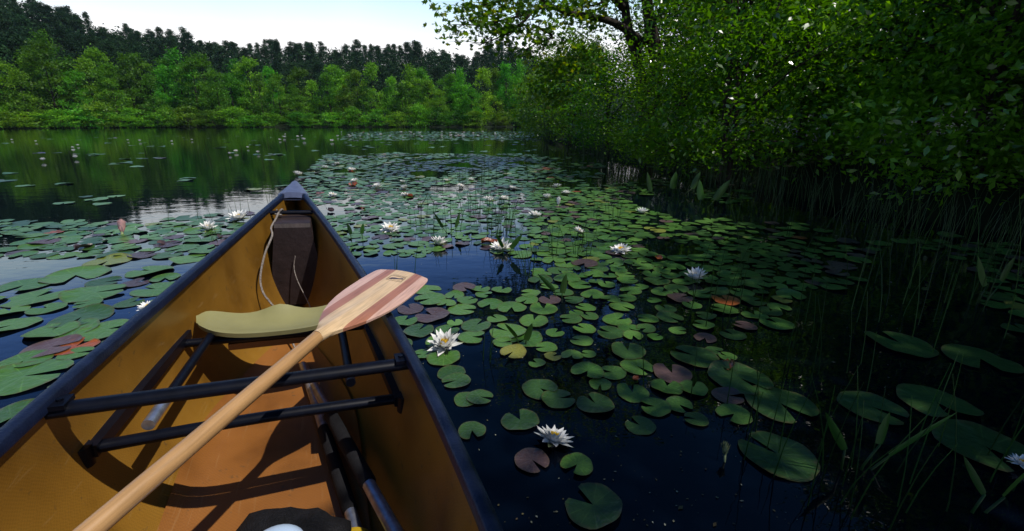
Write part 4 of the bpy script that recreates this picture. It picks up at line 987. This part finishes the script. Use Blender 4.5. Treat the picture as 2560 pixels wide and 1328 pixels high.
# the maple whose limb reaches out over the water
maple = empty('maple_tree', (3.15, 10.6, .2)); tag(maple, 'maple with dark limb and lobed leaves reaching left over the water', 'tree')
mo = np.array([3.15, 10.6, .2]); b = MB()
def mp(u, v, y): return at_dist(u, v, y)-mo
tk = catmull([(0, 0, -.4), mp(1640, 170, 10.5), mp(1625, 60, 10.4), mp(1612, -60, 10.3), mp(1600, -260, 10.2), mp(1580, -520, 10.2)], 6); b.tube(tk, np.linspace(.17, .05, len(tk)), 9)
tk2 = catmull([(0.05, .1, -.4), mp(1600, 180, 10.7), mp(1572, 80, 10.6), mp(1560, 0, 10.4), mp(1535, -150, 10.1), mp(1480, -380, 9.8)], 6); b.tube(tk2, np.linspace(.14, .05, len(tk2)), 8)
link('trunk', b.mesh('trunk', M['bark'], True), maple)
lim = [[(1612, 110, 10.5), (1545, 62, 10.0), (1490, 44, 9.5), (1420, 32, 9.0), (1365, 8, 8.7), (1330, -20, 8.4), (1250, -70, 8.0)], [(1370, 12, 8.7), (1320, 34, 8.4), (1260, 50, 8.1), (1205, 62, 7.8), (1150, 62, 7.6)], [(1330, 30, 8.4), (1300, 62, 8.2), (1255, 90, 8.0), (1200, 112, 7.8)],
       [(1325, -15, 8.4), (1270, -2, 8.2), (1215, 12, 8.0), (1165, 20, 7.8)], [(1330, 62, 8.6), (1380, 90, 8.6), (1340, 110, 8.5), (1310, 128, 8.4)], [(1560, 20, 10.4), (1500, -40, 9.8), (1420, -110, 9.2), (1350, -170, 8.6), (1280, -220, 8.2)], [(1560, -30, 10.3), (1500, 8, 9.8), (1440, 20, 9.4), (1390, 22, 9.2)],
       [(1620, 60, 10.4), (1720, 0, 9.6), (1830, -60, 9.0), (1950, -120, 8.6)], [(1600, -200, 10.2), (1500, -330, 9.6), (1380, -400, 9.0)]]
b = MB(); leafc = []; r_ = np.random.default_rng(5)
for li, L_ in enumerate(lim):
    pp = catmull([mp(*q_) for q_ in L_], 7); r0 = .085 if li in (0, 5) else .028
    b.tube(pp, np.linspace(r0, .006, len(pp)), 6)
    st_ = 14 if li == 0 else 4
    for j in range(st_, len(pp), 1):
        for _ in range(2):
            dv2 = r_.normal(size=3)*np.array([.27, .32, .11]); e = pp[j]+dv2
            if r_.random() < .7: b.tube([pp[j], pp[j]+dv2*.55+np.array([0, 0, .02]), e], [.006, .004, .002], 4, cap=False)
            leafc.append(e+r_.normal(size=(9, 3))*np.array([.11, .11, .05]))
link('limb', b.mesh('limb', M['bark'], True), maple)
# main crown, mostly above the frame
for c, rad, n in (((1430, 75, 9.6), .5, 16), ((1480, 40, 11.2), .7, 30), ((1460, 150, 9.8), .45, 40), ((1400, 175, 9.4), .4, 36), ((1660, 110, 11.3), .9, 70), ((1740, 60, 10.2), .7, 60), ((1500, -240, 10.), 1.4, 190), ((1390, -300, 9.), 1.1, 110), ((1600, -420, 10.5), 1.7, 180), ((1850, -250, 9.6), 1.6, 170), ((1370, 235, 10.4), .45, 40)):
    cc = mp(*c)
    for _ in range(n):
        v_ = r_.normal(size=3); v_ = v_/np.linalg.norm(v_)*rad*r_.random()**.4*np.array([1, 1, .75]); leafc.append(cc+v_+r_.normal(size=(9, 3))*np.array([.16, .16, .07]))
C_ = np.concatenate(leafc)
link('crown', fast_mesh('crown', lobed_leaves(C_, .095, 3), 10, M['maple'], r_.random(len(C_))**1.7), maple)

# ------------------------------------------------------------------ thin summer haze over the pond
hm = bpy.data.materials.new('haze'); hm.use_nodes = True; ht = hm.node_tree
for n in list(ht.nodes): ht.nodes.remove(n)
ho = ht.nodes.new('ShaderNodeOutputMaterial'); hv = ht.nodes.new('ShaderNodeVolumePrincipled'); hv.inputs['Color'].default_value = (.62, .80, 1, 1); hv.inputs['Density'].default_value = .00014
ht.links.new(hv.outputs[0], ho.inputs['Volume'])
b = MB(); b.box((-330, -60, -3), (330, 330, 75)); hz = link('haze', b.mesh('haze', hm)); tag(hz, 'thin blue haze over the pond and hill', 'haze', kind='stuff')
